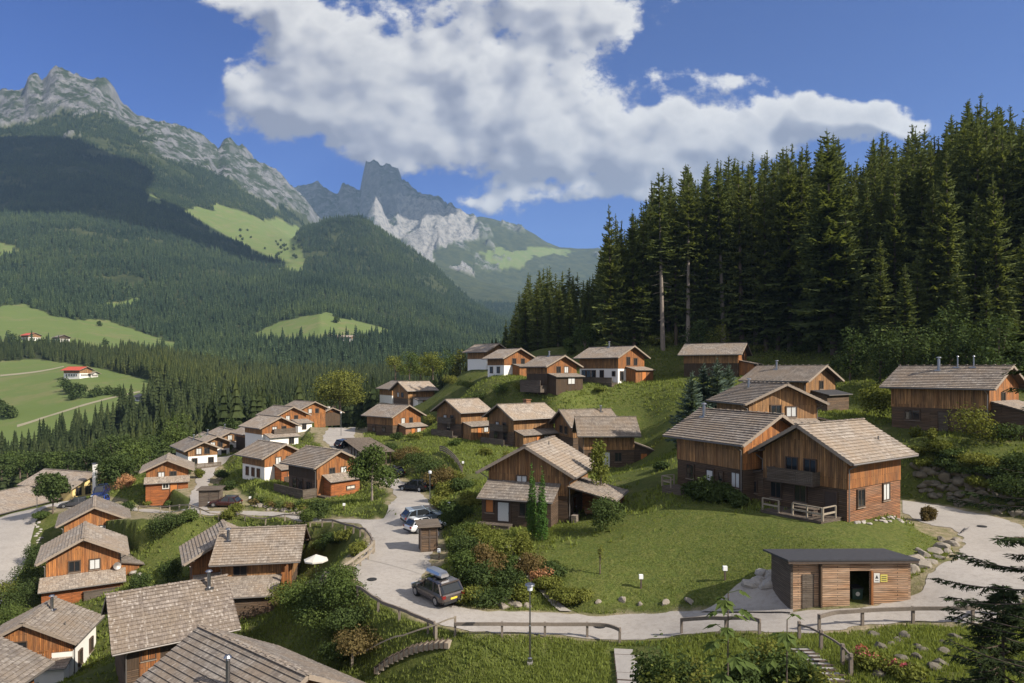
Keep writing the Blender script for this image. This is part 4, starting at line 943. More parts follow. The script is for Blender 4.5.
def spruce_at(px, ytop, Y, ms, label, group, zb=None, wide=1., name='spruce_tree'):
    x = (px-CX)/F*Y; z = gz(x, Y) if zb is None else zb; top = ZC-(ytop-HY)/F*Y
    s = max(.15, (top-z)/26.6); cm, tm = ms
    o = plant(name, cm, tm, (x, Y, z-.3), rnd.random()*6.28, (s*wide*rnd.uniform(.9,1.25),)*2+(s,), label, 'tree', group)
    o.rotation_euler = (R(rnd.gauss(0,1.1)), R(rnd.gauss(0,1.1)), o.rotation_euler.z); return o
PROFILE = np.array([(505,318),(515,300),(522,272),(535,268),(548,262),(560,270),(572,264),(585,276),(596,262),(604,236),(612,203),(622,225),(634,205),(642,198),(652,186),(662,169),(674,172),(684,160),(692,172),(704,158),(718,156),(730,150),(742,160),(754,148),(766,152),(778,146),(790,140),(802,138),(812,150),(822,140),(834,124),(846,150),(860,165),(872,140),(880,120),(892,136),(903,134),(914,124),(924,122),(936,140),(948,112),(958,106),(966,98),(976,94),(986,98),(996,104),(1006,100),(1016,112),(1026,102),(1046,110),(1070,105),(1100,110)], float)
n_for = 0
front = [(612,203,150,0),(604,240,158,2),(622,232,152,0),(634,207,150,1),(642,203,152,2),(663,172,148,5),(676,190,150,3),(688,168,147,7),(696,182,149,0),(708,170,148,1),(724,162,147,7),(700,200,152,3),(742,160,145,2),(756,160,146,5),(766,178,143,0),(778,170,142,3),(790,150,140,1),(800,148,141,7),(834,126,128,4),(820,160,134,0),(848,205,126,1),(880,235,118,4),(918,250,112,0),(905,262,110,1),(868,180,130,0),(895,160,126,2),(930,180,118,1),(950,150,116,0),(960,262,104,1),(975,190,108,4),(1000,170,106,0),(1022,230,100,1),(985,280,98,4),(1012,300,94,1),(1040,260,96,0),(860,262,122,3),(650,240,156,0),(730,205,150,2)]
for px, yt, Y, k in front:
    ms = (SPR+BARE)[k] if k < 5 else BARE[k-5]
    lab = 'tall thin-crowned spruce with long bare trunk at the front edge of the right forest' if k >= 5 else 'dense dark spruce in the front rank of the right forest'
    spruce_at(px, yt, Y, ms, lab, FG, wide=1.25 if k == 4 and px == 834 else 1.0); n_for += 1
xs = np.arange(508, 1090, 7.5)
for row, (dY, drop) in enumerate(((12,16),(26,8),(44,3),(66,0))):
    for px in xs:
        px += rnd.uniform(-4, 4)
        e = np.interp(px, [508,600,660,760,850,950,1060], [205,168,150,146,134,116,104])
        Y = e+dY*rnd.uniform(.75, 1.25)*(1 if px > 600 else .6); top = np.interp(px, PROFILE[:,0], PROFILE[:,1])
        yt = top+abs(rnd.gauss(0, 10))+drop*rnd.uniform(.3, 1.8)
        if row == 3: yt = top+rnd.uniform(0, 5)
        spruce_at(px, yt, Y, rnd.choice(SPR), 'dark spruce packed among others in the depth of the right forest', FG); n_for += 1
# low edge trees below the left end of that forest
for px, yt, Y in ((516,300,185),(526,285,180),(538,278,176),(548,292,172),(558,282,170),(570,286,168),(580,296,165),(590,300,162),(600,300,160),(512,315,190),(534,305,178)):
    spruce_at(px, yt, Y, rnd.choice(SPR[:3]), 'shorter spruce in the low left end of the right forest', FG); n_for += 1
# --- valley forest: nearest ones are trees of their own, the rest one mass
g = np.random.default_rng(5)
def sample(n, px0, px1, y0, y1):
    Y = np.sqrt(g.random(n)*(y1**2-y0**2)+y0**2); px = g.uniform(px0, px1, n); return (px-CX)/F*Y, Y, px
def ok_forest(x, y, z): 
    me_, rk, sc = cover(x, y, z); return (me_ < .5) & (rk < .5)
VALLEY_EDGE = ([-60,0,60,100,150,185,200,250,300,335,372,400,470,520,560], [262,240,218,206,190,184,190,200,222,236,228,236,222,206,225])
x, y, px = sample(9500, -60, 560, 180, 760); z = ground_z(x, y)
keep = (y > np.interp(px, *VALLEY_EDGE)) & ok_forest(x, y, z) & (px < 545)
x, y, z, px = x[keep], y[keep], z[keep], px[keep]
order = np.argsort(y); x, y, z, px = x[order], y[order], z[order], px[order]
hh = g.uniform(16, 25, len(x))*np.where(px < 120, .72, 1)*np.interp(y, [300,520,760], [1,.8,.6])
sel = np.zeros(len(x), bool); n_ind = max(0, 290-n_for); sel[:n_ind] = True
VG = 'spruces along the near edge of the valley forest'
for i in np.where(sel)[0]:
    s = hh[i]/24.; cm, tm = LOW[i % 3]
    plant('spruce_tree', cm, tm, (x[i], y[i], z[i]-.3), rnd.random()*6.28, (s*rnd.uniform(.95,1.25),)*2+(s,), 'spruce in the near rows of the valley forest behind the houses', 'tree', VG)
def low_tree(seed, lv, per, r=3.4, mt='spruce_far'):
    g_ = random.Random(seed); V = []; T = []
    for i in range(lv):
        t = i/lv; z0 = 24*(.08+.92*t); rr = r*(1-t)**.8*g_.uniform(.8, 1.15); a0 = g_.random()*6
        for j in range(per):
            a = a0+6.283*j/per; w = 3.3/per*rr; L = rr*g_.uniform(.75, 1.15); ca, sa = math.cos(a), math.sin(a); n = len(V)
            V += [(0,0,z0+24/lv*1.0), (ca*L-sa*w, sa*L+ca*w, z0-.35*rr-.4), (ca*L+sa*w, sa*L-ca*w, z0-.35*rr-.4)]; T.append((n, n+1, n+2))
    return np_mesh('far_crown', np.array(V), np.array(T), [M[mt]])
def gn_scatter(name, P3, sc, sxy, rz, meshes):
    """one object: a cloud of points that carries low tree crowns"""
    me = bpy.data.meshes.new(name); n = len(P3); me.vertices.add(n); me.vertices.foreach_set('co', np.asarray(P3, np.float32).ravel())
    S = np.stack([sxy, sxy, sc], 1).astype(np.float32)
    a = me.attributes.new('tsc', 'FLOAT_VECTOR', 'POINT'); a.data.foreach_set('vector', S.ravel())
    rot = np.zeros((n,3), np.float32); rot[:,2] = rz
    a = me.attributes.new('trot', 'FLOAT_VECTOR', 'POINT'); a.data.foreach_set('vector', rot.ravel())
    a = me.attributes.new('tk', 'INT', 'POINT'); a.data.foreach_set('value', (np.arange(n) % len(meshes)).astype(np.int32))
    o = link(name, me); ng = bpy.data.node_groups.new(name, 'GeometryNodeTree')
    ng.interface.new_socket('Geometry', in_out='INPUT', socket_type='NodeSocketGeometry'); ng.interface.new_socket('Geometry', in_out='OUTPUT', socket_type='NodeSocketGeometry')
    N, L = ng.nodes, ng.links; gi = N.new('NodeGroupInput'); go = N.new('NodeGroupOutput'); j = N.new('GeometryNodeJoinGeometry')
    def attr(nm, ty):
        q = N.new('GeometryNodeInputNamedAttribute'); q.data_type = ty; q.inputs[0].default_value = nm; return q.outputs[0]
    for k, ob in enumerate(meshes):
        ip = N.new('GeometryNodeInstanceOnPoints'); oi = N.new('GeometryNodeObjectInfo'); oi.inputs[0].default_value = ob; oi.inputs[1].default_value = True
        cmp = N.new('FunctionNodeCompare'); cmp.data_type = 'INT'; cmp.operation = 'EQUAL'
        L.new(attr('tk', 'INT'), cmp.inputs[2]); cmp.inputs[3].default_value = k
        L.new(gi.outputs[0], ip.inputs['Points']); L.new(cmp.outputs[0], ip.inputs['Selection']); L.new(oi.outputs['Geometry'], ip.inputs['Instance'])
        L.new(attr('trot', 'FLOAT_VECTOR'), ip.inputs['Rotation']); L.new(attr('tsc', 'FLOAT_VECTOR'), ip.inputs['Scale']); L.new(ip.outputs[0], j.inputs[0])
    L.new(j.outputs[0], go.inputs[0]); md = o.modifiers.new('scatter', 'NODES'); md.node_group = ng
    return tag(o, kind='stuff')
MIDP = [bpy.data.objects.new('spruce_crown', m) for m, _ in LOW]
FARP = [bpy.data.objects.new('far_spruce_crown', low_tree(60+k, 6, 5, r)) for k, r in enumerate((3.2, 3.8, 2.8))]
r_ = ~sel
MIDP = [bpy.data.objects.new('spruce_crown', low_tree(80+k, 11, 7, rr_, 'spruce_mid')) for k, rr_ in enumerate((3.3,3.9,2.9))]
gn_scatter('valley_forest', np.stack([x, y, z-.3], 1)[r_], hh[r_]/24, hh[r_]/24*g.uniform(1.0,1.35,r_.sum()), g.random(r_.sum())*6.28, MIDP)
# deciduous trees mixed in at the lower left edge of the valley forest handled below
X, Y, px = sample(12000, -60, 560, 760, 1250); z = ground_z(X, Y); k = ok_forest(X, Y, z); 
X, Y, z = X[k], Y[k], z[k]; h_ = g.uniform(.75, 1.1, len(X))
X2, Y2, px2 = sample(100000, -90, 560, 1250, 3500); z2 = ground_z(X2, Y2); k2 = ok_forest(X2, Y2, z2); X2, Y2, z2 = X2[k2], Y2[k2], z2[k2]; z2 = relief(X2, Y2, z2)
dn = fbm(X2/90, Y2/90, 3, 12); k3 = dn > -.22-.3*g.random(len(dn)); X2, Y2, z2 = X2[k3], Y2[k3], z2[k3]
X, Y, z = np.r_[X, X2], np.r_[Y, Y2], np.r_[z, z2]; h_ = g.uniform(.36, .62, len(X))*(1+.6*(g.random(len(X)) < .18))*np.interp(Y, [760,1250,3400],[.8,.95,1.1])
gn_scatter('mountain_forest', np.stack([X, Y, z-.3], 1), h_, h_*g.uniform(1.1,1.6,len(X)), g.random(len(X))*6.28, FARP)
# lone trees and hedgerows on the far meadows
def bush_mesh(seed, r, h, n, size, m, k=6, tall=0):
    g_ = random.Random(seed); lob = [(g_.uniform(-.5,.5)*r, g_.uniform(-.5,.5)*r, h*g_.uniform(.3,.72)+tall, r*g_.uniform(.42,.7), h*g_.uniform(.25,.38)) for _ in range(k)]
    return leafy_mesh('foliage', seed, lob, n, size, m), lob
FB = [bush_mesh(200+k, 4.5, 9, 500, 1.1, 'leaf_d')[0] for k in range(3)]
for px_, py_, Yy in ((66,389,470),(63,384,490),(72,394,460),(74,404,440),(78,400,445),(92,392,445),(98,390,450),(106,390,452),(116,389,455),(119,392,448),(3,405,420),(6,412,412),(10,418,405),(2,398,430),(40,345,740),(12,342,790),(100,320,960),(72,320,980),(160,331,1010),(105,344,800),(360,330,1010),(364,331,1005),(336,318,1120),(150,372,600),(16,345,740)):
    p = P(px_, py_, Yy); p.z = gz(p.x, p.y)-.5
    plant('field_tree', rnd.choice(FB), None, p, rnd.random()*6, rnd.uniform(.75, 1.3)*(1.3 if Yy > 700 else 1), 'round dark tree standing on the far meadows', 'tree', 'trees on the far meadows', 'foliage')

for k in range(26):
    px_ = 302-62*rnd.random()**1.6; py_ = rnd.uniform(200, 262); Yy = rnd.uniform(2050, 2600)
    x_ = (px_-CX)/F*Yy; z_ = float(relief(np.array([x_]), np.array([Yy]), ground_z(np.array([x_]), np.array([Yy])))[0])
    if inpoly(np.array([px_]), np.array([HY-(z_-ZC)*F/Yy]), MEADOWS[3][0])[0]: plant('field_tree', rnd.choice(FB), None, (x_, Yy, z_-.5), rnd.random()*6, rnd.uniform(1.0, 1.8), 'small dark tree scattered on the high alpine meadow', 'tree', 'trees on the alpine meadow', 'foliage')
# --- single trees and bushes of the village
def tree(px, py, h, r, seed, m, label, n=4500, size=.28, th=.28, name='leafy_tree', bark='bark', Y=None, group=None, k=9):
    p = hit(px, py) if Y is None else P(px, py, Y)
    g_ = random.Random(seed)
    lob = [(g_.uniform(-.55,.55)*r, g_.uniform(-.55,.55)*r, h*(th+(.97-th)*g_.uniform(.15,.8)), r*g_.uniform(.4,.62), (h*(1-th))*g_.uniform(.16,.27)) for _ in range(k)]+[(0,0,h*.86,r*.42,h*.13)]
    return plant(name, leafy_mesh('crown', seed, lob, n, size, m), trunk_mesh(h*(th+.25), max(.06, r*.055), lob, bark), p, 0, 1, label, 'tree', group)
def bush(px, py, r, h, seed, m, label, n=1500, size=.2, name='bush', Y=None, group='bushes on the banks and gardens', cat='bush'):
    p = hit(px, py) if Y is None else P(px, py, Y); me, lob = bush_mesh(seed, r, h, n, size, m)
    o = link(name, me); o.location = p; o.rotation_euler = (0,0,rnd.random()*6.28); return tag(o, label, cat, group)
tree(372,502,7.4,3.0,301,'leaf','bright green broadleaf tree on the road-bend lawn beside the red shed annex',5200,.30,.3,bark='bark_p')
tree(53,513,6.4,2.5,302,'leaf_d','round dark broadleaf tree between the gravel lot and the road, lower left',5200,.36,.22)
tree(340,412,13,8.2,303,'leaf_y','big rounded olive-green tree beyond the end of the upper road',6500,.5,.12,Y=205)
tree(601,510,7.0,1.15,304,'leaf_y','slender pale-leaved birch rising over a round bush, right of the cypress chalet',1700,.22,.35,bark='bark_p',name='birch_tree')
tree(600,574,2.3,.4,305,'leaf_y','thin young sapling alone in the near lawn',90,.14,.3,name='sapling')
for q,(a_,b_,h__,r__) in enumerate(((205,466,7,4),(150,475,9,5.5),(130,479,8,4.5),(116,486,6,3.5),(182,452,10,5),(230,448,8,4))): tree(a_,b_,h__,r__,310+q,'leaf_d' if q%2 else 'leaf',f'{("leafy green","dark green")[q%2]} tree at the valley side of the white chalets, '+('by the lane','behind the orange pent-roof chalet','left of the orange chalet','near the parked blue car','behind the pale roofs','by the last pale roof')[q],2600,.42,.1,Y=(150,150,135,128,172,178)[q])
for q in range(16):
    px_ = -20+q*9.5+rnd.uniform(-3,3); tree(px_, 480-q*.9, rnd.uniform(6,10), rnd.uniform(3,4.5), 330+q, rnd.choice(['leaf_d','leaf_d','leaf']), 'bushy broadleaf tree in the belt below the big meadow', 1700,.5,.05,Y=rnd.uniform(185,225), group='broadleaf trees below the meadow')
for q in range(10):
    px_ = 395+q*13+rnd.uniform(-3,3); tree(px_, 378, rnd.uniform(7,10), rnd.uniform(3.5,5), 350+q, rnd.choice(['leaf','leaf_y','leaf_d']), 'light green broadleaf tree at the valley edge above the middle row', 1500,.45,.08,Y=rnd.uniform(205,235), group='broadleaf trees at the valley edge')
for q,(px_,yt_,Y_) in enumerate(((585,322,158),(600,316,160),(612,310,156),(628,304,159),(640,310,155),(655,335,150),(570,336,160),(700,318,142),(720,322,140),(930,330,96),(950,300,98),(970,320,94),(1000,310,90),(905,318,100),(880,322,104),(1018,340,88),(985,345,86),(850,325,110))):
    x_ = (px_-CX)/F*Y_; z_ = gz(x_, Y_); hh_ = ZC-(yt_-HY)/F*Y_-z_; g_ = random.Random(q)
    tree(0,0,max(2,hh_),max(1.6,hh_*.36),370+q,('leaf','leaf_d','leaf_y')[q%3] if q < 9 else 'leaf_d','scrubby broadleaf tree in front of the spruces on the right slope',1500,.4,.06,group='scrub trees at the forest edge').location = (x_,Y_,z_)
# blue spruces in front of the forest-edge chalet
for px_,yt_,Y_ in ((690,368,92),(703,360,95),(717,355,94),(728,360,97)): spruce_at(px_, yt_, Y_, spruce_mesh(70+int(px_), r=9.0, levels=34, per=11, segs=4, ragged=.15, bare=.02, mats=('spruce_blue','bark')), 'blue-grey garden spruce in a clump of four before the forest-edge chalet', 'garden spruces')
bush(708,408,2.6,4.2,401,'leaf_y','light green bush in front of the blue garden spruces',1800,.3)
bush(875,418,2.6,4.6,402,'leaf_y','rounded yellow-green bush left of the wide dark chalet',2000,.3)
bush(968,447,2.2,4.2,403,'leaf_y','conical olive shrub in front of the wide dark chalet',1600,.22); bush(913,437,.8,1.6,404,'leaf_y','small spiky shrub at the left wall of the wide dark chalet',500,.2); bush(932,440,.7,1.4,405,'leaf_y','second small shrub left of the conical olive shrub',500,.2)
for i, (a_, b_) in enumerate(((532,538),(542,541))):
    p = hit(a_, b_); g2 = [(.05*math.sin(z_*2+i),.05*math.cos(z_*3),z_,.50*max(.12,1-(z_/6.4)**2.2)*(.85 if z_ < .8 else 1),.7) for z_ in np.arange(.5,6.2,.36)]
    plant('cypress_tree', leafy_mesh('crown', 410+i, g2, 3600, .13, 'cypress', up=.8, shell=.75), trunk_mesh(.8,.1,[],'bark'), p, i*2, (1,1,1.03-.05*i), ('left one of the two narrow cypresses at the porch','right one of the two narrow cypresses at the porch')[i], 'tree', 'cypresses at the porch')
bush(609,531,1.8,3.3,415,'leaf_d','dense round green bush at the corner of the terrace with the bench',3000,.16)
B_ = [(497,560,1.5,2.6,'leaf_y'),(488,575,1.6,2.4,'leaf_b'),(475,586,1.5,2.0,'leaf_d'),(470,560,1.5,2.2,'leaf_d'),(460,575,1.3,1.9,'leaf'),(506,592,1.4,1.6,'leaf_d'),(520,598,1.1,1.2,'leaf_y'),(484,548,1.4,2.2,'leaf_y'),(470,540,1.5,1.9,'leaf'),(455,555,1.2,1.8,'leaf'),(450,530,1.4,1.7,'leaf_d'),(462,520,1.5,1.7,'leaf_d'),(446,512,1.2,1.5,'leaf'),(520,556,1.1,2.2,'leaf_y'),(530,575,1.2,1.8,'leaf_b'),(548,590,1.1,1.1,'leaf_y'),(562,600,1.2,1.0,'leaf_y'),(578,604,1.1,.9,'leaf_y'),(492,604,1.4,1.3,'leaf_d'),(470,602,1.2,1.2,'leaf_y'),(510,572,.9,1.2,'leaf'),(553,578,1.0,1.1,'leaf_d'),
 (420,470,2.3,2.8,'leaf_d'),(408,463,2.3,2.7,'leaf_b'),(430,476,2.2,2.8,'leaf_d'),(438,487,1.9,2.6,'leaf_b'),(446,497,1.4,2.0,'leaf_y'),(398,458,1.7,1.8,'leaf'),(450,480,1.6,1.8,'leaf_y'),(460,490,1.5,1.6,'leaf_d'),(388,452,1.5,1.7,'leaf_d'),(440,508,1.2,1.4,'leaf_y'),(415,455,1.5,1.4,'leaf_y'),(470,505,1.3,1.3,'leaf_y'),
 (372,447,1.5,1.6,'leaf_d'),(398,440,1.5,1.6,'leaf_d'),(415,440,1.3,1.5,'leaf_y'),(455,446,1.2,1.3,'leaf'),(430,425,1.6,2.4,'leaf_y'),(382,425,1.6,2.0,'leaf'),(360,430,1.6,2.3,'leaf_d'),(485,455,1,1.2,'leaf_y'),(510,462,1.2,1.6,'leaf_y'),
 (300,620,2.2,3.0,'leaf'),(318,628,2.2,2.8,'leaf_d'),(290,606,1.6,2.4,'leaf_y'),(270,600,1.6,2.6,'leaf'),(330,640,2.0,2.2,'leaf'),(345,612,1.9,2.6,'leaf'),(330,605,1.8,3.0,'leaf_d'),(312,605,1.8,2.4,'leaf'),(352,632,1.6,1.8,'leaf_d'),(365,650,1.8,1.5,'leaf_b'),(340,660,2.0,1.6,'leaf_d'),(318,520,1.5,2.8,'leaf_d'),(311,526,1.2,2.2,'leaf'),(345,585,1.2,1.6,'leaf'),(360,555,1,1.2,'leaf_y'),(335,545,1.3,1.4,'leaf_d'),(320,550,1.3,1.5,'leaf'),(345,540,1.2,1.2,'leaf_y'),
 (158,540,1.7,3.4,'leaf_d'),(175,532,1.4,2.6,'leaf_d'),(140,590,1.2,1.8,'leaf_d'),(170,582,1.3,3.0,'leaf_d'),(125,514,1.3,1.9,'leaf_d'),(190,520,1.1,1.4,'leaf'),(232,518,1.2,1.8,'leaf_y'),(148,507,.9,1.1,'leaf_y'),(170,506,.9,1.0,'leaf'),
 (28,588,2.2,3.6,'leaf_d'),(20,610,2.4,3.6,'leaf_d'),(8,630,2.2,3.2,'leaf'),(35,565,1.6,3.0,'leaf_d'),(45,600,1.5,2.2,'leaf_d'),(5,605,2.0,3.0,'leaf_y'),(15,640,1.8,2.2,'leaf'),(40,520,1.2,1.3,'leaf'),(47,560,1.2,1.4,'leaf'),
 (222,480,1.2,1.9,'leaf_d'),(230,490,1.2,1.5,'leaf_d'),(215,492,1.0,1.3,'leaf_d'),(200,478,1,1.6,'leaf_y'),(190,474,1.2,2.4,'leaf'),(196,466,1.2,2.0,'leaf_y'),(212,458,1.1,1.8,'leaf'),(228,452,1.1,1.6,'leaf'),(150,490,.9,1.3,'leaf_d'),(127,488,1.8,3.0,'leaf_r'),
 (712,500,1.9,2.2,'leaf_d'),(722,503,1.2,1.6,'leaf_d'),(698,497,1.2,1.5,'leaf_d'),(735,506,1.0,1.4,'leaf_d'),(660,470,.8,.9,'leaf_d'),(1005,440,2.4,2.0,'leaf_d'),(985,470,2,1.6,'leaf_y'),(940,452,1.5,1.2,'leaf_y'),(955,460,1.5,1.2,'leaf_d'),(1015,500,2.0,2.2,'leaf_d'),(1030,480,2.4,2.6,'leaf_d'),(945,470,1.2,1.3,'leaf_d'),(975,488,1.2,1.2,'leaf_y'),(960,476,1.3,1.0,'leaf_d'),(995,480,1.5,1.5,'leaf_d'),(925,468,1.0,1.0,'leaf_y'),(1010,470,1.6,1.6,'leaf_d'),(915,455,1.2,1.0,'leaf_y'),(928,521,.6,1.2,'leaf_b'),
 (500,395,2.0,2.4,'leaf'),(480,400,2.0,1.8,'leaf_d'),(465,390,2.2,2.4,'leaf'),(520,390,1.8,1.8,'leaf_y'),(450,385,2.2,2.6,'leaf_y'),(600,392,1.2,1.0,'leaf_y'),(665,345,3,3,'leaf_y'),(690,340,3,2.6,'leaf_y'),(640,338,3,3.5,'leaf_y'),(615,340,2.6,4,'leaf'),(590,340,2.6,4,'leaf_d'),(760,352,3,2.0,'leaf_y'),(800,352,3,2.0,'leaf_d'),(860,365,3,2.5,'leaf_d'),(740,345,3,2.2,'leaf_y')]
place_word = lambda a, b: ('on the bank above the parked dark car' if 440 < a < 570 and b > 500 else 'on the steep bank beside the middle road' if 380 < a < 475 and b > 440 else 'on the slope below the near fence' if 255 < a < 380 and b > 530 else 'near the gravel lot and lower left roofs' if a < 60 and b > 510 else 'on the green slope between the lower left roofs and the road' if a < 240 and b > 500 else 'along the lane of pale-roofed chalets' if a < 240 else 'on the terrace of the right slope' if a > 880 and b > 430 else 'against the wall of the near right chalets' if a > 640 and b > 460 else 'on the upper meadow slope')
mname = {'leaf':'fresh green','leaf_d':'dark green','leaf_y':'olive green','leaf_b':'bronze brown','leaf_r':'reddish'}
for i, (a_, b_, r__, h__, m_) in enumerate(B_):
    bush(a_, b_, r__*1.05, h__, 500+i, m_, f'{mname[m_]} bush {place_word(a_, b_)}', int(1200 if b_ < 450 else 2600), .15 if b_ > 520 else .2, group=f'bushes {place_word(a_, b_)}')
bush(541,586,1.0,1.5,480,'leaf_r','shrub with pale orange-pink flower heads above the stone steps',900,.16,'flowering_shrub')
# foreground bushes at the bottom
for i,(a_,t_,Y_,r__,m_) in enumerate(((652,648,29,.9,'leaf_d'),(668,636,28,1.0,'leaf'),(690,640,27,1.1,'leaf_d'),(706,655,26,1.0,'leaf_y'),(722,668,25,1.1,'leaf'),(745,640,28,1.0,'leaf_d'),(762,632,30,.9,'leaf_y'),(778,645,28,1.0,'leaf'),(800,652,27,1.0,'leaf_d'),(820,660,26,1.0,'leaf_y'),(660,668,26,1.0,'leaf_y'),(760,668,25,1.1,'leaf'),(790,676,24,1.0,'leaf_y'),(690,672,25,1.0,'leaf'),(836,676,25,.8,'leaf_d'),(735,655,27,.9,'leaf_d'))):
    x_ = (a_-CX)/F*Y_; z_ = gz(x_, Y_); h_ = max(.8, ZC-(t_-HY)/F*Y_-z_); o = bush(0,0,r__,h_,600+i,m_,'leafy bush in the tangle at the bottom edge right of the steps',2600,.15,group='bushes at the bottom edge',Y=10); o.location = (x_,Y_,z_-.1)
for i,(a_,b_) in enumerate(((866,664),(875,668),(893,672),(905,676),(862,657))):
    p = hit(a_, b_, y0=20); me = leafy_mesh('flowers', 640+i, [(0,0,.3,.32,.28)], 160, .12, 'pink'); o = link('flower_clump', me); o.location = p; tag(o, 'clump of pink flowers in the rocky bank below the right rail fence', 'flowers', 'pink flowers in the rocky bank')
    bush(a_+6, b_+5, .8, .7, 660+i, 'leaf_y', 'low leafy plant among the pink flowers in the rocky bank', 400, .14, group='plants in the rocky bank')
# tall big-leaved plant in the foreground, with hanging lobed leaves
def big_plant(loc, h, n, seed, label, ls=.62):
    r = empty('big_leaved_plant', loc, 0, label, 'plant', 'tall big-leaved plants at the bottom edge'); mb = MB(); mb.tube((0,0,-.3), (.05,.02,h), .04, .02, 6); mb.build('stem', M['bark'], r)
    g_ = random.Random(seed)
    for k in range(n):
        z = h*(.5+.5*k/(n-1)); a = k*2.4+g_.uniform(-.3,.3); L = ls*g_.uniform(.8,1.3)*(1.25-.45*z/h); lf = MB()
        lf.tube((.03,0,z), (math.cos(a)*L*.9, math.sin(a)*L*.9, z+.12), .014, .01, 4)
        b0 = Vector((math.cos(a)*L*.9, math.sin(a)*L*.9, z+.12)); ax = Vector((math.cos(a), math.sin(a), -.35)).normalized(); sd_ = Vector((-math.sin(a), math.cos(a), 0))
        for d, ln in ((0,1.),(.62,.85),(-.62,.85),(1.25,.6),(-1.25,.6)):
            v = (ax*math.cos(d)+sd_*math.sin(d)); w_ = v.cross(Vector((0,0,1))).normalized()*L*.22; dn = Vector((0,0,-.30*L*ln))
            lf.poly([b0, b0+v*L*ln*.5+w_+dn*.25, b0+v*L*ln+dn, b0+v*L*ln*.5-w_+dn*.25])
        lf.build('leaf', M['leaf'], r, uv=False)
for a_, b_, Y_, h_, sd__, lb in ((727,676,24,2.95,1,'tallest big-leaved plant rising over the road at the bottom edge'),(786,690,25,2.4,2,'shorter big-leaved plant right of the tallest one'),):
    p = P(a_, b_, Y_); z_ = gz(p.x, p.y); p.z = z_; top = {1:593,2:620}[sd__]; big_plant(p, ZC-(top-HY)/F*Y_-z_, 22 if sd__ == 1 else 9, sd__, lb)
# dark conifers close to the camera, lower right: every twig a spray of narrow needles strips
def twig_conifer(seed, h, r, n_br, zmin, tw=.34):
    g_ = random.Random(seed); V = []; T = []
    def strip(a, b, w, nrm):
        n = len(V); d = (b-a); s_ = d.cross(nrm); s_ = s_.normalized()*w if s_.length > 1e-5 else Vector((w,0,0))
        V.extend((a-s_, a+s_, a+d*.55+s_*.9, b, a+d*.55-s_*.9)); T.append((n, n+1, n+2)); T.append((n, n+2, n+4)); T.append((n+4, n+2, n+3))
    bb = MB(); bb.tube((0,0,-1), (0,0,h), .02*h*.6, .02, 8)
    for k in range(n_br):
        t = (k+g_.random())/n_br; z = zmin+(h-zmin)*t; L = (r*(1-z/h)**.85+.15)*g_.uniform(.55,1.15); a = g_.random()*6.283
        dr = Vector((math.cos(a), math.sin(a), 0)); p0 = Vector((0,0,z)); pts_ = [p0+dr*(L*s)+Vector((0,0,-.28*L*s+.22*L*s*s)) for s in np.linspace(0,1,7)]
        for i in range(6): bb.tube(pts_[i], pts_[i+1], .028*(1-i/7), .028*(1-(i+1)/7), 4)
        m_ = max(8, int(L*13))
        for q in range(m_):
            s = .12+.88*q/m_; i = min(5, int(s*6)); c = pts_[i].lerp(pts_[i+1], s*6-i); sd_ = dr.cross(Vector((0,0,1)))
            for sg in (-1, 1):
                v = (sd_*sg*g_.uniform(.5,1)+dr*g_.uniform(.4,.9)+Vector((0,0,g_.uniform(-.55,.05)))).normalized()*tw*g_.uniform(.6,1.25)*(1.15-.5*s)
                e = c+v; strip(c, e, .022, Vector((g_.gauss(0,.3),g_.gauss(0,.3),1)))
                for u_ in (.3,.5,.7):
                    f_ = c+v*u_
                    for s2 in (-1,1):
                        w_ = (v.normalized()+Vector((0,0,g_.uniform(-.3,.1)))+v.cross(Vector((0,0,1))).normalized()*s2*.9).normalized()*tw*.36*g_.uniform(.7,1.2); strip(f_, f_+w_, .014, Vector((g_.gauss(0,.4),g_.gauss(0,.4),1)))
    cm = np_mesh('crown', np.array([tuple(v) for v in V]), np.array(T), [M['spruce_dark']])
    tm = bpy.data.meshes.new('trunk'); tm.from_pydata(bb.v, [], bb.f); tm.materials.append(M['bark']); tm.update(); return cm, tm
def near_conifer(px, Y, top, seed, r, n, zmin_z, label):
    x_ = (px-CX)/F*Y; z_ = gz(x_, Y); o_ = ZC-(top-HY)/F*Y; cm, tm = twig_conifer(seed, o_-z_, r, n, zmin_z-z_); return plant('near_spruce', cm, tm, (x_, Y, z_), rnd.random()*6, 1, label, 'tree')
near_conifer(1082, 15.0, 190, 91, 5.0, 130, 22.5, 'dark spruce close to the camera reaching in from the right edge')
near_conifer(1003, 17.5, 585, 92, 3.6, 110, 19.5, 'young dark spruce at the bottom right corner, in front of the rail fence')
# grass tufts on the unmown banks near the camera
n = 150000; Y = np.sqrt(g.random(n)*(62**2-26**2)+26**2); px = g.uniform(240, 1060, n); X = (px-CX)/F*Y; z = ground_z(X, Y); py = HY-(z-ZC)*F/Y
onroad = np.zeros(n, bool)
for ax, ay, bx, by, za, zb, hw in SEG:
    q = (np.abs(X-(ax+bx)/2) < hw+4) & (np.abs(Y-(ay+by)/2) < hw+4)
    if q.any():
        dx, dy = bx-ax, by-ay; tt = np.clip(((X[q]-ax)*dx+(Y[q]-ay)*dy)/(dx*dx+dy*dy+1e-6), 0, 1); onroad[q] |= np.hypot(X[q]-ax-tt*dx, Y[q]-ay-tt*dy) < hw+.25
lawnm = inpoly(px, py, "535,560 560,535 640,490 670,480 690,470 860,520 945,520 960,540 905,560 793,560 770,580 793,612 560,612")
bad = onroad | inpoly(px, py, "700,612 715,596 745,580 772,576 793,580 905,560 906,606 790,612") | inpoly(px, py, "745,505 850,525 905,515 905,560 745,520")
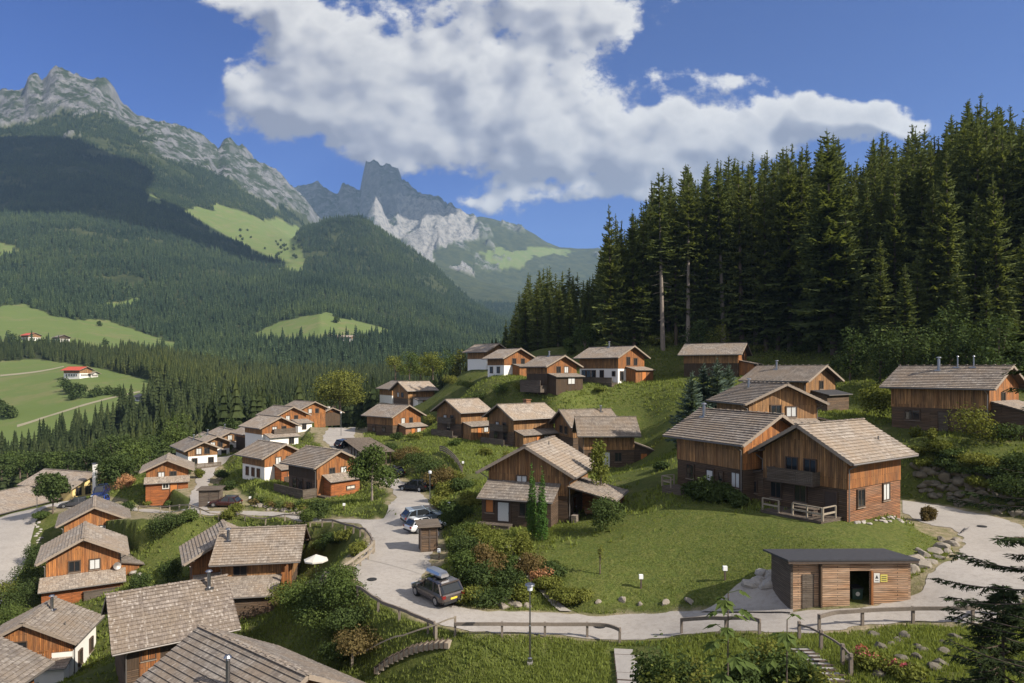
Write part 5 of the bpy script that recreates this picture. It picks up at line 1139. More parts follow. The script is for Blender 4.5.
bad |= inpoly(px, py, '608,646 662,646 668,692 612,692') | inpoly(px, py, '792,645 806,645 862,692 840,692') | inpoly(px, py, '372,672 452,636 460,646 384,680')
k = ~bad & (g.random(n) < np.where(lawnm, .4, 1)*np.where(Y > 48, .5, 1))
X, Y, z, lw_ = X[k], Y[k], z[k], lawnm[k]; n = len(X); hgt = np.where(lw_, .06, .15)*g.uniform(.6, 1.5, n)
V = []; 
for b in range(3):
    a = g.random(n)*6.28; w_ = .05*g.uniform(.5,1.1,n)*np.where(lw_, .7, .9); ox, oy = g.uniform(-.12,.12,n), g.uniform(-.12,.12,n); lx, ly = g.uniform(-.5,.5,n)*hgt, g.uniform(-.5,.5,n)*hgt
    c0 = np.stack([X+ox-np.cos(a)*w_, Y+oy-np.sin(a)*w_, z-.03], 1); c1 = np.stack([X+ox+np.cos(a)*w_, Y+oy+np.sin(a)*w_, z-.03], 1); c2 = np.stack([X+ox+lx, Y+oy+ly, z+hgt], 1)
    V.append(np.stack([c0, c1, c2], 1))
V = np.concatenate(V).reshape(-1,3)
tag(link('grass', np_mesh('grass', V, np.arange(len(V)).reshape(-1,3), [M['grass']])), kind='stuff')

# rough tufts over the further slopes of the village
n = 90000; Y = np.sqrt(g.random(n)*(165**2-55**2)+55**2); px = g.uniform(60, 1060, n); X = (px-CX)/F*Y; z = ground_z(X, Y)
onroad = np.zeros(n, bool)
for ax, ay, bx, by, za, zb, hw in SEG:
    q = (np.abs(X-(ax+bx)/2) < hw+4) & (np.abs(Y-(ay+by)/2) < hw+4)
    if q.any():
        dx, dy = bx-ax, by-ay; tt = np.clip(((X[q]-ax)*dx+(Y[q]-ay)*dy)/(dx*dx+dy*dy+1e-6), 0, 1); onroad[q] |= np.hypot(X[q]-ax-tt*dx, Y[q]-ay-tt*dy) < hw+.3
inlot = inpoly(px, HY-(z-ZC)*F/Y, "-5,505 45,505 75,498 105,500 104,515 50,515 40,560 10,640 -10,640")
pat = fbm(X/7, Y/7, 4, 90)
k = ~onroad & ~inlot & (pat+.5*g.random(n) > .02); X, Y, z = X[k], Y[k], z[k]; n = len(X); hgt = g.uniform(.1,.42,n)*(1+.7*np.clip(pat[k],0,1)); V = []
for b in range(3):
    a = g.random(n)*6.28; w_ = g.uniform(.05,.14,n); ox, oy = g.uniform(-.25,.25,n), g.uniform(-.25,.25,n); lx, ly = g.uniform(-.6,.6,n)*hgt, g.uniform(-.6,.6,n)*hgt
    c0 = np.stack([X+ox-np.cos(a)*w_, Y+oy-np.sin(a)*w_, z-.03], 1); c1 = np.stack([X+ox+np.cos(a)*w_, Y+oy+np.sin(a)*w_, z-.03], 1); c2 = np.stack([X+ox+lx, Y+oy+ly, z+hgt], 1)
    V.append(np.stack([c0, c1, c2], 1))
V = np.concatenate(V).reshape(-1,3)
tag(link('grass', np_mesh('grass', V, np.arange(len(V)).reshape(-1,3), [M['grass']])), kind='stuff')
# ---------------------------------------------------------------- vehicles
def car(loc, heading, label, color, kind='suv', name='parked_car', roofbox=False, tilt=True, plate='plate', group='parked cars'):
    """local +x = front"""
    r = empty(name, loc, R(heading), label, 'car', group)
    L, W, H = {'suv': (4.6,1.9,1.62), 'hatch': (4.2,1.8,1.5), 'van': (4.5,1.85,1.85), 'wagon': (4.7,1.85,1.5)}[kind]
    hl, hw = L/2, W/2; bz = H*.58; pt = paint('car_paint_'+label.split()[0], color)
    def ring(x, wf, zb, zs, zt, cr=.0):
        w = hw*wf
        return [(x,-w*.86,zb), (x,-w,zb+.16), (x,-w,zs), (x,-w*.93,zt), (x,-w*.45,zt+cr), (x,w*.45,zt+cr), (x,w*.93,zt), (x,w,zs), (x,w,zb+.16), (x,w*.86,zb)]
    def loft(st):
        mb = MB(); n = len(st[0])
        for s in st: mb.v += s
        for i in range(len(st)-1):
            for k in range(n):
                j = (k+1) % n; mb.f.append((i*n+k, i*n+j, (i+1)*n+j, (i+1)*n+k)); mb.m.append(0)
        mb.f.append(tuple(range(n))); mb.f.append(tuple(reversed(range((len(st)-1)*n, len(st)*n)))); mb.m += [0,0]
        return mb
    body = loft([ring(-hl,.84,.42,.72,bz-.12), ring(-hl+.08,.93,.30,.74,bz-.02), ring(-hl+.45,1,.25,.74,bz), ring(-.2,1,.22,.72,bz-.01), ring(hl*.42,1,.22,.70,bz-.04,.02), ring(hl*.62,.98,.24,.68,bz-.12,.04), ring(hl*.88,.93,.28,.62,bz-.22,.04), ring(hl-.04,.82,.34,.55,bz-.34,.02)]).build('body', pt, r, smooth=False)
    xr0, xr1 = -hl+.10, hl*.42
    def cring(x, w, z): return [(x,-hw*.92*w[0],bz-.06), (x,-hw*w[1],z-.08), (x,-hw*w[1]*.8,z), (x,hw*w[1]*.8,z), (x,hw*w[1],z-.08), (x,hw*.92*w[0],bz-.06)]
    slope = .42 if kind in ('suv','van') else .5
    cab = loft([cring(xr0,(.98,.86),bz+.08), cring(xr0+slope,(1,.80),H-.10), cring(xr0+slope+.5,(1,.80),H), cring(-.1,(1,.80),H), cring(xr1-1.0,(1,.80),H-.05), cring(xr1,(1,.88),bz+.02)])
    cab.build('cabin', M['glass'], r)
    rp = MB()
    xa, xb = xr0+slope-.12, xr1-.98
    rp.hexa([(xa,-hw*.80,H-.12),(xb,-hw*.80,H-.12),(xb,hw*.80,H-.12),(xa,hw*.80,H-.12),(xa,-hw*.70,H+.0),(xb,-hw*.70,H-.02),(xb,hw*.70,H-.02),(xa,hw*.70,H+.0)])
    rp.build('roof_panel', pt, r)
    for sg in (-1, 1):
        p_ = MB()
        for xx, xt in ((xr0+.12, xr0+slope+.1), (xr0+1.15, xr0+1.2), (.35, .25), (xr1-.05, xr1-1.0)):
            p_.bar((xx, sg*hw*.925, bz-.05), (xt, sg*hw*.815, H-.07), .10, .06)
        p_.build('window_pillar', pt, r)
        MB().box(-hl-.015,-hl+.2, sg*hw*.66, sg*hw*.93, bz-.26, bz-.06).build('tail_light', M['redlamp'], r)
        MB().box(hl-.35,hl-.05, sg*hw*.5, sg*hw*.86, bz-.36, bz-.24).build('headlight', M['lampglass'], r)
        MB().box(xr1-.3,xr1-.12, sg*(hw+.02), sg*(hw+.18), bz+.02, bz+.16).build('wing_mirror', pt, r)
        for xw in (-hl*.60, hl*.60):
            wr = .35 if kind in ('suv','van') else .32; ty = MB(); ty.tube((xw, sg*(hw-.2), wr), (xw, sg*(hw+.015), wr), wr, n=18); t_ = ty.build('wheel', M['tyre'], r)
            rm = MB(); rm.tube((xw, sg*(hw-.05), wr), (xw, sg*(hw+.03), wr), wr*.62, n=12)
            rm.build('rim', M['rim'], t_)
    MB().box(-hl-.02,-hl+.02,-.26,.26,.55,.67).build('number_plate', M[plate], r)
    MB().box(-hl-.03,-hl+.3,-hw*.84,hw*.84,.30,.46).build('bumper', M['tyre'], r)
    if roofbox:
        b = loft([[(x, -w, H+.12), (x, -w*1.05, H+.26), (x, -w*.8, H+.44*q), (x, w*.8, H+.44*q), (x, w*1.05, H+.26), (x, w, H+.12)] for x, w, q in ((-1.25,.30,.85),(-1.05,.36,1),(0,.38,1.02),(.7,.34,.95),(.95,.2,.75))])
        b.build('roof_box', M['rim'], r); 
        for x in (-.8,.3): MB().bar((x,-hw*.72,H+.07),(x,hw*.72,H+.07),.05,.06).build('roof_bar', M['tyre'], r)
    if tilt:
        c, s = math.cos(R(heading)), math.sin(R(heading)); x, y = loc[0], loc[1]
        zf, zb = gz(x+c*1.3, y+s*1.3), gz(x-c*1.3, y-s*1.3); zl, zr_ = gz(x-s*.8, y+c*.8), gz(x+s*.8, y-c*.8)
        r.location.z = max((zf+zb)/2, (zl+zr_)/2)+.05; cl = lambda q: max(-.1, min(.1, q)); r.rotation_euler = (cl(math.atan2(zl-zr_, 1.6)), cl(-math.atan2(zf-zb, 2.6)), R(heading))
    return r
p = hit(437,599); car(p, 127, 'dark brown family car with silver roof box, parked by the bushy bank', (.075,.06,.055), 'suv', roofbox=True)
p = hit(426,531); car(p, 35, 'white compact car beside the little slatted hut', (.7,.7,.7), 'hatch', plate='signw')
p = hit(424,521); car(p, 28, 'grey-blue estate car parked behind the white one', (.16,.2,.25), 'wagon', plate='signw')
p = hit(415,491); car(p, 150, 'black car parked higher up against the planted bank', (.025,.025,.03), 'wagon', plate='signw')
p = hit(391,476); car(p, 150, 'dark car top half hidden by the broadleaf tree on the bend', (.03,.03,.035), 'hatch', plate='signw')
p = hit(225,506.5); car(p, 180, 'small black-red car beside the lane hut', (.05,.015,.015), 'hatch', plate='signw')
p = hit(100,505); car(p, -78, 'bright blue car at the entrance of the inn', (.015,.05,.28), 'hatch', plate='signw')
p = hit(101,497); car(p, -78, 'dark blue van right behind the bright blue car', (.015,.025,.09), 'van', plate='signw')
p = hit(345,447); car(p, 60, 'dark blue car in the shade of the carport', (.02,.025,.04), 'hatch', plate='signw')
p = hit(74,507); car(p, 200, 'dark open trailer car parked left of the bright blue one', (.06,.06,.065), 'hatch', plate='signw')
# ---------------------------------------------------------------- small buildings
# wooden bin shed in front of the balcony chalet
a = P(793,607,41.0); a.z = gz(a.x, a.y)-.02
sh = empty('bin_shed', a, R(1.2), 'low wooden bin shed with flat dark roof and open doorway, by the gravel road', 'shed')
W1, D1, Hh = 6.9, 2.9, 3.1
def wallbox(nm, x0, x1, y0, y1, z0, z1, m, par): return MB().box(x0,x1,y0,y1,z0,z1).build(nm, M[m], par)
wallbox('front_wall', 0,1.55,.0,.14,.0,Hh-.15,'w_shed',sh); wallbox('front_wall', 1.66,3.35,-.18,-.04,.12,Hh-.15,'w_shed',sh); wallbox('front_wall', 4.6,W1,-.18,-.04,.12,Hh-.15,'w_shed',sh); wallbox('front_wall', 3.35,4.6,-.18,-.04,2.45,Hh-.15,'w_shed',sh)
[MB().hexa([(x,y0,-.5),(x2,y0,-.5),(x2,D1,-.5),(x,D1,-.5),(x,y0,Hh-.09),(x2,y0,Hh-.09),(x2,D1,Hh-.36),(x,D1,Hh-.36)]).build(n__, M[m__], sh) for x,x2,y0,n__,m__ in ((-.14,0,0,'side_wall','w_grey'),(W1,W1+.14,-.18,'side_wall','w_shed'))]; wallbox('back_wall', 0,W1,D1-.14,D1-.002,-.5,Hh-.45,'w_shed',sh); wallbox('partition', 1.56,1.65,-.28,.3,0,Hh-.16,'w_darkv',sh)
wallbox('side_door', .55,1.25,-.05,-.004,.05,2.2,'w_grey',sh); wallbox('door_frame', 4.605,4.72,-.30,-.185,.12,2.45,'w_orange',sh)
wallbox('floor_slab', 1.2,W1+.1,-.35,D1,-.6,.10,'concrete',sh); wallbox('fascia', -.45,W1+.5,-.42,-.34,Hh-.16,Hh+.02,'trim',sh)
rf = MB(); rf.hexa([(-.5,-.45,Hh),(W1+.55,-.45,Hh),(W1+.55,D1+.5,Hh-.36),(-.5,D1+.5,Hh-.36),(-.5,-.45,Hh+.1),(W1+.55,-.45,Hh+.1),(W1+.55,D1+.5,Hh-.26),(-.5,D1+.5,Hh-.26)]); rf.build('roof', M['darkroof'], sh)
for k in range(6): wallbox('rafter_end', .6+k*1.15,.72+k*1.15,-.30,.1,Hh-.13,Hh-.02,'w_orange',sh)
sg = wallbox('sign', 4.80,5.15,-.205,-.181,1.75,2.30,'signw',sh); tri_ = MB(); tri_.poly([(4.87,-.209,1.98),(5.08,-.209,1.98),(4.975,-.209,2.2)]); tri_.build('symbol', M['ink'], sg, uv=False); wallbox('text_line', 4.87,5.08,-.209,-.2055,1.84,1.88,'ink',sg)
sg = wallbox('sign', 5.2,5.62,-.205,-.181,1.78,2.22,'signy',sh); 
for k in range(3): wallbox('text_line', 5.26,5.56,-.209,-.2055,1.86+k*.11,1.90+k*.11,'ink',sg)
bn = empty('waste_bin', sh.matrix_world @ Vector((0,0,0)), R(2.5), 'dark green bin with round pale label standing inside the shed doorway', 'bin')
bn.location = a+Vector((4.15,.9,.1)); MB().hexa([(-.28,-.3,0),(.28,-.3,0),(.28,.3,0),(-.28,.3,0),(-.33,-.36,1.05),(.33,-.36,1.05),(.33,.36,1.05),(-.33,.36,1.05)]).build('container', simple('bin_green',(.03,.06,.045),.5), bn); MB().box(-.36,.36,-.4,.38,1.055,1.13).build('lid', M['tyre'], bn); q = MB(); q.tube((0,-.345,.75),(0,-.375,.75),.13,n=14); q.build('label', M['signw'], bn)
# slatted huts
def hut(px, py, w, d, h, th, label, m='w_grey', over=.3):
    p = hit(px, py); r = empty('slatted_hut', p, R(th), label, 'hut', 'slatted bin huts by the roads')
    hgt = h
    for x0, x1, y0, y1, nm in ((-w/2,w/2,-d/2,-d/2+.06,'front_wall'),(-w/2,w/2,d/2-.06,d/2,'back_wall'),(-w/2,-w/2+.06,-d/2+.065,d/2-.065,'side_wall'),(w/2-.06,w/2,-d/2+.065,d/2-.065,'side_wall')): MB().box(x0,x1,y0,y1,-.6,hgt).build(nm, M[m], r)
    for x in (-w/2-.02, 0, w/2-.08): MB().box(x,x+.1,-d/2-.05,-d/2-.003,-.5,hgt).build('post', M['trim'], r)
    MB().hexa([(-w/2-over,-d/2-over,hgt-.05),(w/2+over,-d/2-over,hgt-.05),(w/2+over,d/2+over,hgt+.12),(-w/2-over,d/2+over,hgt+.12),(-w/2-over,-d/2-over,hgt+.05),(w/2+over,-d/2-over,hgt+.05),(w/2+over,d/2+over,hgt+.22),(-w/2-over,d/2+over,hgt+.22)]).build('roof', M['w_grey'], r)
    MB().box(-w/2+.12,w/2-.12,-d/2-.03,-d/2-.002,hgt*.55,hgt*.62).build('rail', M['trim'], r)
    return r
hut(211,505,2.7,1.8,2.3,8,'small grey slatted hut with flat roof at the mouth of the lane')
hut(428,550,1.5,1.7,2.3,14,'dark slatted hut beside the parked white car','w_dark')
# carport with a long slatted roof stepping down the bank
cp = Vector((-25.2,119,gz(-25.2,119))); r = empty('carport', cp, R(111), 'long low carport under dark grey slatted roof, above the road bend', 'carport')
for x in np.linspace(-11,11,7):
    for y in (-1.9,2.2): MB().box(x-.08,x+.08,y-.08,y+.08,-1.5,2.25).build('post', M['trim'], r)
q = MB(); 
for k in range(58): q.box(-12+k*.42,-12+k*.42+.36,-2.5,2.9,2.30+.02*(k%2),2.36+.02*(k%2))
q.build('slatted_roof', M['w_grey'], r); 
for y in (-1.9,2.2): MB().box(-11.9,12.2,y-.08,y+.08,2.1,2.29).build('beam', M['trim'], r)
# pale pylon by the inn
p = hit(95,500); p = P(95,497,131); p.z = gz(p.x, p.y); r = empty('white_pylon', p, 0, 'tall white square pylon beside the yellow gable', 'pylon'); MB().hexa([(-.32,-.32,-.5),(.32,-.32,-.5),(.32,.32,-.5),(-.32,.32,-.5),(-.3,-.3,6.4),(.3,-.3,6.4),(.3,.3,6.4),(-.3,.3,6.4)]).build('shaft', M['white'], r); MB().box(-.38,.38,-.38,.38,6.403,6.6).build('cap', M['metal'], r)
# ---------------------------------------------------------------- fences and rails
def fence(s, label, heights=(.85,), h=.95, step=2.6, m='fence', rail=(.10,.20), group=None, name='rail_fence', postm=None, pw=.14):
    P_ = [hit(*map(float, t.split(','))) for t in s.split()]
    P2 = catmull([Vector(p) for p in P_], 4) if len(P_) > 2 else P_
    r = empty(name, P2[0], 0, label, 'fence', group); o = P2[0]
    rm = MB()
    for hh_ in heights:
        for i in range(len(P2)-1):
            a_, b_ = P2[i]-o, P2[i+1]-o; a_.z = gz(P2[i].x, P2[i].y)-o.z; b_.z = gz(P2[i+1].x, P2[i+1].y)-o.z
            d = (b_-a_).normalized()*.02; rm.bar(a_-d+Vector((0,0,hh_)), b_+d+Vector((0,0,hh_)), rail[0], rail[1])
    rm.build('rail', M[m], r)
    acc = 0; last = None
    for i in range(len(P2)):
        if i: acc += (P2[i]-P2[i-1]).length
        if i == 0 or acc >= step or i == len(P2)-1:
            acc = 0; q = P2[i]-o; q.z = gz(P2[i].x, P2[i].y)-o.z
            MB().box(q.x-pw/2,q.x+pw/2,q.y-pw/2+.1,q.y+pw/2+.1,q.z-.5,q.z+h).build('post', M[postm or m], r)
    return r
fence('455,638 480,638 510,638 545,638 580,638 606,639 620,644', 'single-rail fence along the near road edge beside the lamp post')
fence('357,599 378,612 395,620 411,627 425,633 434,637', 'curved single-rail fence on the inside of the road bend below the big car')
fence('322,527 345,532 360,537 369,543 373,551', 'dark curved rail fence at the road junction, above the bushy slope')
fence('120,511 160,512 200,515 235,519 275,523 310,527', 'long pale rail fence below the left road', m='fence_pale', rail=(.08,.16))
fence('820,632 835,628 849,627 880,625 914,624 945,624 974,623.5 1000,615', 'single-rail fence at the right road edge opposite the bin shed')
fence('682,634 700,633 720,633 746,633 760,636', 'low broken rail fence between the bottom bushes and the road', h=.9)
fence('340,583 350,574 360,566 368,560 374,553', 'stepped double-rail wooden fence beside the terrace parasol', heights=(.45,.95), h=1.1, m='fence_pale', step=1.6)
fence('300,600 312,592 325,586 340,580', 'pale double-rail terrace fence above the bushy slope', heights=(.5,1.0), h=1.1, m='fence_pale', step=1.6)
fence('352,668 380,658 410,648 436,640 455,633', 'thin handrail with few posts beside the wooden steps', heights=(.95,), h=1.0, step=7, m='fence_pale', rail=(.06,.08), name='handrail')
fence('800,640 822,650 840,662 852,676', 'thin sloping handrail in the rocky bank below the bin shed', heights=(.8,), h=.95, step=2.2, m='fence', rail=(.07,.09), name='handrail')
fence('440,452 455,462 462,474', 'grey board fence along the top of the planted bank', heights=(.3,.6,.9), h=1.0, m='fence', step=1.8, rail=(.05,.2))
fence('1005,436 1024,440', 'short fence at the end of the wide dark chalet', heights=(.5,.9), h=1.0)
# wooden steps down the slope (bottom centre) and concrete steps by the bushes
def steps(a, b, n, w, label, m, name='steps', fr=.8):
    A, B = hit(*a), hit(*b); r = empty(name, A, math.atan2(B.y-A.y, B.x-A.x), label, 'steps', None); L = math.hypot(B.x-A.x, B.y-A.y)
    for k in range(n):
        t = k/n; x, y = A.x+(B.x-A.x)*(t+.5/n), A.y+(B.y-A.y)*(t+.5/n); z = gz(x, y)-A.z
        MB().box(L*t+.01, L*(t+fr/n), -w/2, w/2, z-.3, z+.04).build('step', M[m], r); MB().box(L*(t+fr/n)+.003, L*(t+fr/n)+.06, -w/2-.05, w/2+.05, z-.3, z+.11).build('riser_board', M['trim'], r)
    return r
steps((452,641),(378,668),15,1.0,'flight of small pale steps running down beside the thin handrail','fence_pale',fr=.75); steps((627,650),(634,692),6,1.5,'concrete steps leading down from the road left of the bottom bushes','concrete',fr=.8); steps((800,650),(850,692),9,.9,'stone steps in the rocky bank below the right rail fence','concrete',fr=.6)
# ---------------------------------------------------------------- lamps and small fittings
p = hit(530,664); r = empty('street_lamp', p, 0, 'grey lamp post with disc head at the near road edge', 'lamp'); Hl = (664-585)/F*p.y
q = MB(); q.lathe((0,0,0),[(.14,-.3),(.14,.35),(.07,.4),(.06,2.2),(.045,2.25),(.04,Hl-.35)],10); q.build('pole', M['metal'], r); q = MB(); q.lathe((0,0,Hl-.35),[(.05,0),(.15,.05),(.15,.26),(.08,.34)],12); q.build('lantern', M['lampglass'], r); q = MB(); q.lathe((0,0,Hl),[(.2,-.01),(.3,0),(.28,.06),(.1,.13),(.01,.14)],14); q.build('cap', M['metal'], r); MB().box(-.16,.16,-.16,.16,-.3,.15).build('base', M['concrete'], r)
def streetlamp(px, py, h, label):
    p = hit(px, py); r = empty('street_lamp', p, 0, label, 'lamp', 'lamps along the roads'); q = MB(); q.lathe((0,0,0),[(.08,-.3),(.06,.3),(.045,h-.3)],8); q.build('pole', M['metal'], r); q = MB(); q.lathe((0,0,h-.3),[(.05,0),(.18,.04),(.2,.3),(.02,.36)],10); q.build('lantern', M['lampglass'], r)
streetlamp(341,436,5,'thin lamp post in the middle of the upper road'); streetlamp(430,506,4,'thin lamp post by the parked cars on the bank side'); streetlamp(37,520,4.4,'thin lamp post at the corner of the gravel lot')
def pathlight(px, py, label, h=.95):
    p = hit(px, py); r = empty('path_light', p, 0, label, 'path light', 'white path lights'); MB().box(-.05,.05,-.05,.05,-.2,h-.3).build('post', M['trim'], r); MB().box(-.14,.14,-.1,.1,h-.297,h).build('lamp_head', M['whitepaint'], r)
for a_, b_, l in ((641,588,'white-headed path light in the near lawn'),(725,580,'white path light tipped in the shadow of the bin shed'),(344,511,'white path light on the lawn of the red shed annex'),(250,503,'white path light at the dark hedge left of the railed-deck chalet'),(443,510,'white path light beside another on the planted bank'),(449,511,'second white path light on the planted bank, slightly right'),(439,560,'white path light low on the bank near the slatted hut'),(463,468,'white path light on the slope by the board fence')): pathlight(a_, b_, l)
# terrace: parasol, table, benches
p = hit(316,584); gzp = p.z; r = empty('parasol', p, 0, 'open cream parasol on the terrace of the side-on chalet', 'parasol'); q = MB(); q.tube((0,0,0),(0,0,2.75),.035,n=8); q.build('pole', M['metal'], r); q = MB()
for k in range(8):
    a0, a1 = k*math.pi/4, (k+1)*math.pi/4; q.poly([(0,0,2.85),(1.15*math.cos(a0),1.15*math.sin(a0),2.35),(1.15*math.cos(a1),1.15*math.sin(a1),2.35)]); q.poly([(1.15*math.cos(a0),1.15*math.sin(a0),2.35),(1.15*math.cos(a0),1.15*math.sin(a0),2.22),(1.15*math.cos(a1),1.15*math.sin(a1),2.22),(1.15*math.cos(a1),1.15*math.sin(a1),2.35)])
q.build('canopy', simple('parasol_cloth',(.5,.47,.42),.9,var=.05), r); MB().box(-.3,.3,-.3,.3,-.05,.1).build('base', M['concrete'], r)
def bench(loc, rz, label, m='w_orange_h', back=True, name='garden_bench', cat='bench', tbl=False):
    r = empty(name, loc, R(rz), label, cat); h = .75 if tbl else .45; d = .4 if tbl else .22
    for k in range(3): MB().box(-.9,.9,-d+k*d*.68,-d+k*d*.68+d*.62,h-.05,h).build('slat', M[m], r)
    for x in (-.75,.7): MB().box(x,x+.08,-d+.03,d-.05,-.2,h-.055).build('leg', M['trim'], r)
    if back: MB().box(-.9,.9,d,d+.05,h+.02,h+.5).build('backrest', M[m], r)
for dx, dy, rz, lb, tb in ((-2.0,.6,20,'wooden table on the parasol terrace',True),(-2.3,-.5,20,'wooden bench in front of the table on the parasol terrace',False)): bench(Vector((p.x+dx,p.y+dy,gz(p.x+dx,p.y+dy)+.1)), rz, lb, back=False, name='garden_table' if tb else 'garden_bench', cat='table' if tb else 'bench', tbl=tb)
q = PAD['H4'][0]; ux, uy = zrot(66); b = q-uy*(3.95+2.0)+ux*-1.0; b.z = q.z+.1; bench(b, 66-90+180+5, 'wooden bench on the roofed terrace of the cypress chalet', 'w_red_h')
b = q-uy*(3.95+.9)+ux*-3.4; r = empty('firewood_stack', (b.x,b.y,q.z+.07), R(66), 'stack of firewood beside the terrace post', 'firewood')
for k in range(30): MB().tube(((k%6)*.14-.4,-.25,.09+(k//6)*.14),((k%6)*.14-.4+rnd.uniform(-.02,.02),.25,.09+(k//6)*.14),.068,n=7).build('log', M['bark_p'], r)
q = PAD['H1'][0]; ux, uy = zrot(35); b = q-ux*(4.15+1.5)-uy*1.2; bench(Vector((b.x,b.y,q.z+.14)), 35+90, 'grey table on the rail deck of the balcony chalet', 'w_grey', back=False, name='garden_table', cat='table', tbl=True)
# ---------------------------------------------------------------- boulders
def rock_mesh(seed, m='stone'):
    g_ = random.Random(seed); import bmesh
    bm = bmesh.new(); bmesh.ops.create_icosphere(bm, subdivisions=2, radius=1)
    cuts = [(Vector((g_.gauss(0,1),g_.gauss(0,1),g_.gauss(0,1))).normalized(), g_.uniform(.5,.8)) for _ in range(9)]
    for v in bm.verts:
        for n_, d_ in cuts:
            e = v.co.dot(n_)-d_
            if e > 0: v.co -= n_*e
        v.co += Vector((g_.gauss(0,.03),g_.gauss(0,.03),g_.gauss(0,.03)))
    me = bpy.data.meshes.new('boulder'); bm.to_mesh(me); bm.free(); me.materials.append(M[m]); return me
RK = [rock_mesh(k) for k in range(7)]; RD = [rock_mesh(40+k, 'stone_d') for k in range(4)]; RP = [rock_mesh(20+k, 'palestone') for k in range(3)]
def rock(loc, s, label, group, ms=RK, name='boulder'):
    o = link(name, rnd.choice(ms)); o.location = loc; k = rnd.uniform(.8,1.25); o.scale = (s*k, s*rnd.uniform(.8,1.1), s*rnd.uniform(.6,.85)); o.rotation_euler = (rnd.uniform(-.3,.3),rnd.uniform(-.3,.3),rnd.random()*6.28); return tag(o, label, 'boulder', group)
for row in range(4):
    for k in range(18):
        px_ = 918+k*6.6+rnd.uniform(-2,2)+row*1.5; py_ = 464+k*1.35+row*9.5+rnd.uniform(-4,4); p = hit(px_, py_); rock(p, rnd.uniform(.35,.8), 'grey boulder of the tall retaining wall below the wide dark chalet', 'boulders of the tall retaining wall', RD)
for px_, py_, s in ((906,566,.5),(914,560,.62),(912,571,.55),(921,565,.6),(924,556,.6),(929,562,.5),(933,553,.62),(938,558,.5),(942,549,.6),(947,553,.45),(951,545,.55),(957,541,.5),(919,551,.4),(941,541,.45),(903,575,.45)): rock(hit(px_, py_), s*1.05, 'grey boulder of the short wall right of the bin shed', 'boulders right of the bin shed')
for px_, py_, s in ((752,584,.55),(760,582,.75),(768,585,.6),(764,574,.6),(772,576,.6)): rock(hit(px_, py_), s*1.2, 'pale block in the pile left of the bin shed', 'blocks left of the bin shed', RP)
for k in range(26):
    q = PAD['H1'][0]; ux, uy = zrot(35); b = q+ux*rnd.uniform(-4.3,4.4)-uy*(3.65+rnd.uniform(.25,.95)); b.z = gz(b.x, b.y)+.05; rock(b, rnd.uniform(.12,.24), 'white stone at the foot of the balcony chalet wall', 'white stones along the chalet wall', RP, 'stone')
for px_, py_, s in ((622,600,.42),(665,603,.36),(690,602,.4),(598,602,.25),(640,604,.25),(527,606,.4),(515,605,.5),(503,607,.5),(508,598,.5),(494,603,.45),(535,582,.4),(540,588,.4),(548,594,.38),(555,600,.38),(530,573,.35)): rock(hit(px_, py_), s, 'low boulder at the lawn edge between the parked car and the shed', 'boulders at the lawn edge')
for k in range(26):
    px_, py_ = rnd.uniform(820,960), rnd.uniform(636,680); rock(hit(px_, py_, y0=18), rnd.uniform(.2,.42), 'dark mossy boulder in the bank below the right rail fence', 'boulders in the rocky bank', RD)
for k in range(22):
    px_ = 253+k*3.1; py_ = 506+k*.45+rnd.uniform(-2,2); p = hit(px_, py_); rock(p, rnd.uniform(.35,.6), 'stone of the planted dry wall below the railed-deck chalet', 'stones of the planted dry wall')
    if k % 2 == 0: o = link('dry_wall_plant', bush_mesh(800+k, .9, 1.0, 260, .2, ('leaf_b','leaf_d','leaf_y')[k//2 % 3])[0]); o.location = p+Vector((0,.4,.2)); tag(o, 'low bush growing out of the planted dry wall', 'bush', 'bushes of the planted dry wall')
for px_, py_ in ((134,573),(140,575),(138,583)): rock(hit(px_, py_), .5, 'pale garden rock on the slope right of the satellite-dish chalet', 'pale garden rocks', RP)
for k in range(10): rock(hit(38+rnd.uniform(-3,3), 523+k*2.2), .35, 'white stone edging the gravel lot', 'white stones edging the gravel lot', RP, 'stone')
# manhole covers set in the gravel
for a_, b_ in ((600,627),(982,527),(372,580)):
    p = hit(a_, b_); q = MB(); q.tube((0,0,.02),(0,0,.085),.36,n=16); o = q.build('manhole_cover', M['tyre']); o.location = p; tag(o, {600:'rusty drain cover in the near road',982:'dark drain cover on the right-hand bend',372:'drain cover on the inside of the big bend'}[a_], 'drain cover')
# ---------------------------------------------------------------- sky, sun, haze, camera
SUN_EL, SUN_AZ = 36.0, -29.0     # elevation; azimuth of the sun measured from +X towards +Y
sd = Vector((math.cos(R(SUN_EL))*math.cos(R(SUN_AZ)), math.cos(R(SUN_EL))*math.sin(R(SUN_AZ)), math.sin(R(SUN_EL))))
sun = bpy.data.lights.new('sun', 'SUN'); sun.energy = 4.6; sun.angle = R(.5); sun.color = (1,.925,.81)
so = bpy.data.objects.new('sun', sun); C.objects.link(so); so.rotation_euler = sd.to_track_quat('Z', 'Y').to_euler(); so.location = (60,-20,160)
w = bpy.data.worlds.new('World'); scene.world = w; w.use_nodes = True; t = NT(w.node_tree)
bg = t.N['Background']
sky = t.n('ShaderNodeTexSky', sky_type='NISHITA'); sky.sun_disc = False; sky.sun_elevation = R(SUN_EL); sky.sun_rotation = math.atan2(sd.x, sd.y)
sky.altitude = 1000; sky.air_density = 1.0; sky.dust_density = .25; sky.ozone_density = 3.0
tc = t.n('ShaderNodeTexCoord'); sep = t.n('ShaderNodeSeparateXYZ'); t.set(sep.inputs[0], tc.outputs['Generated'])
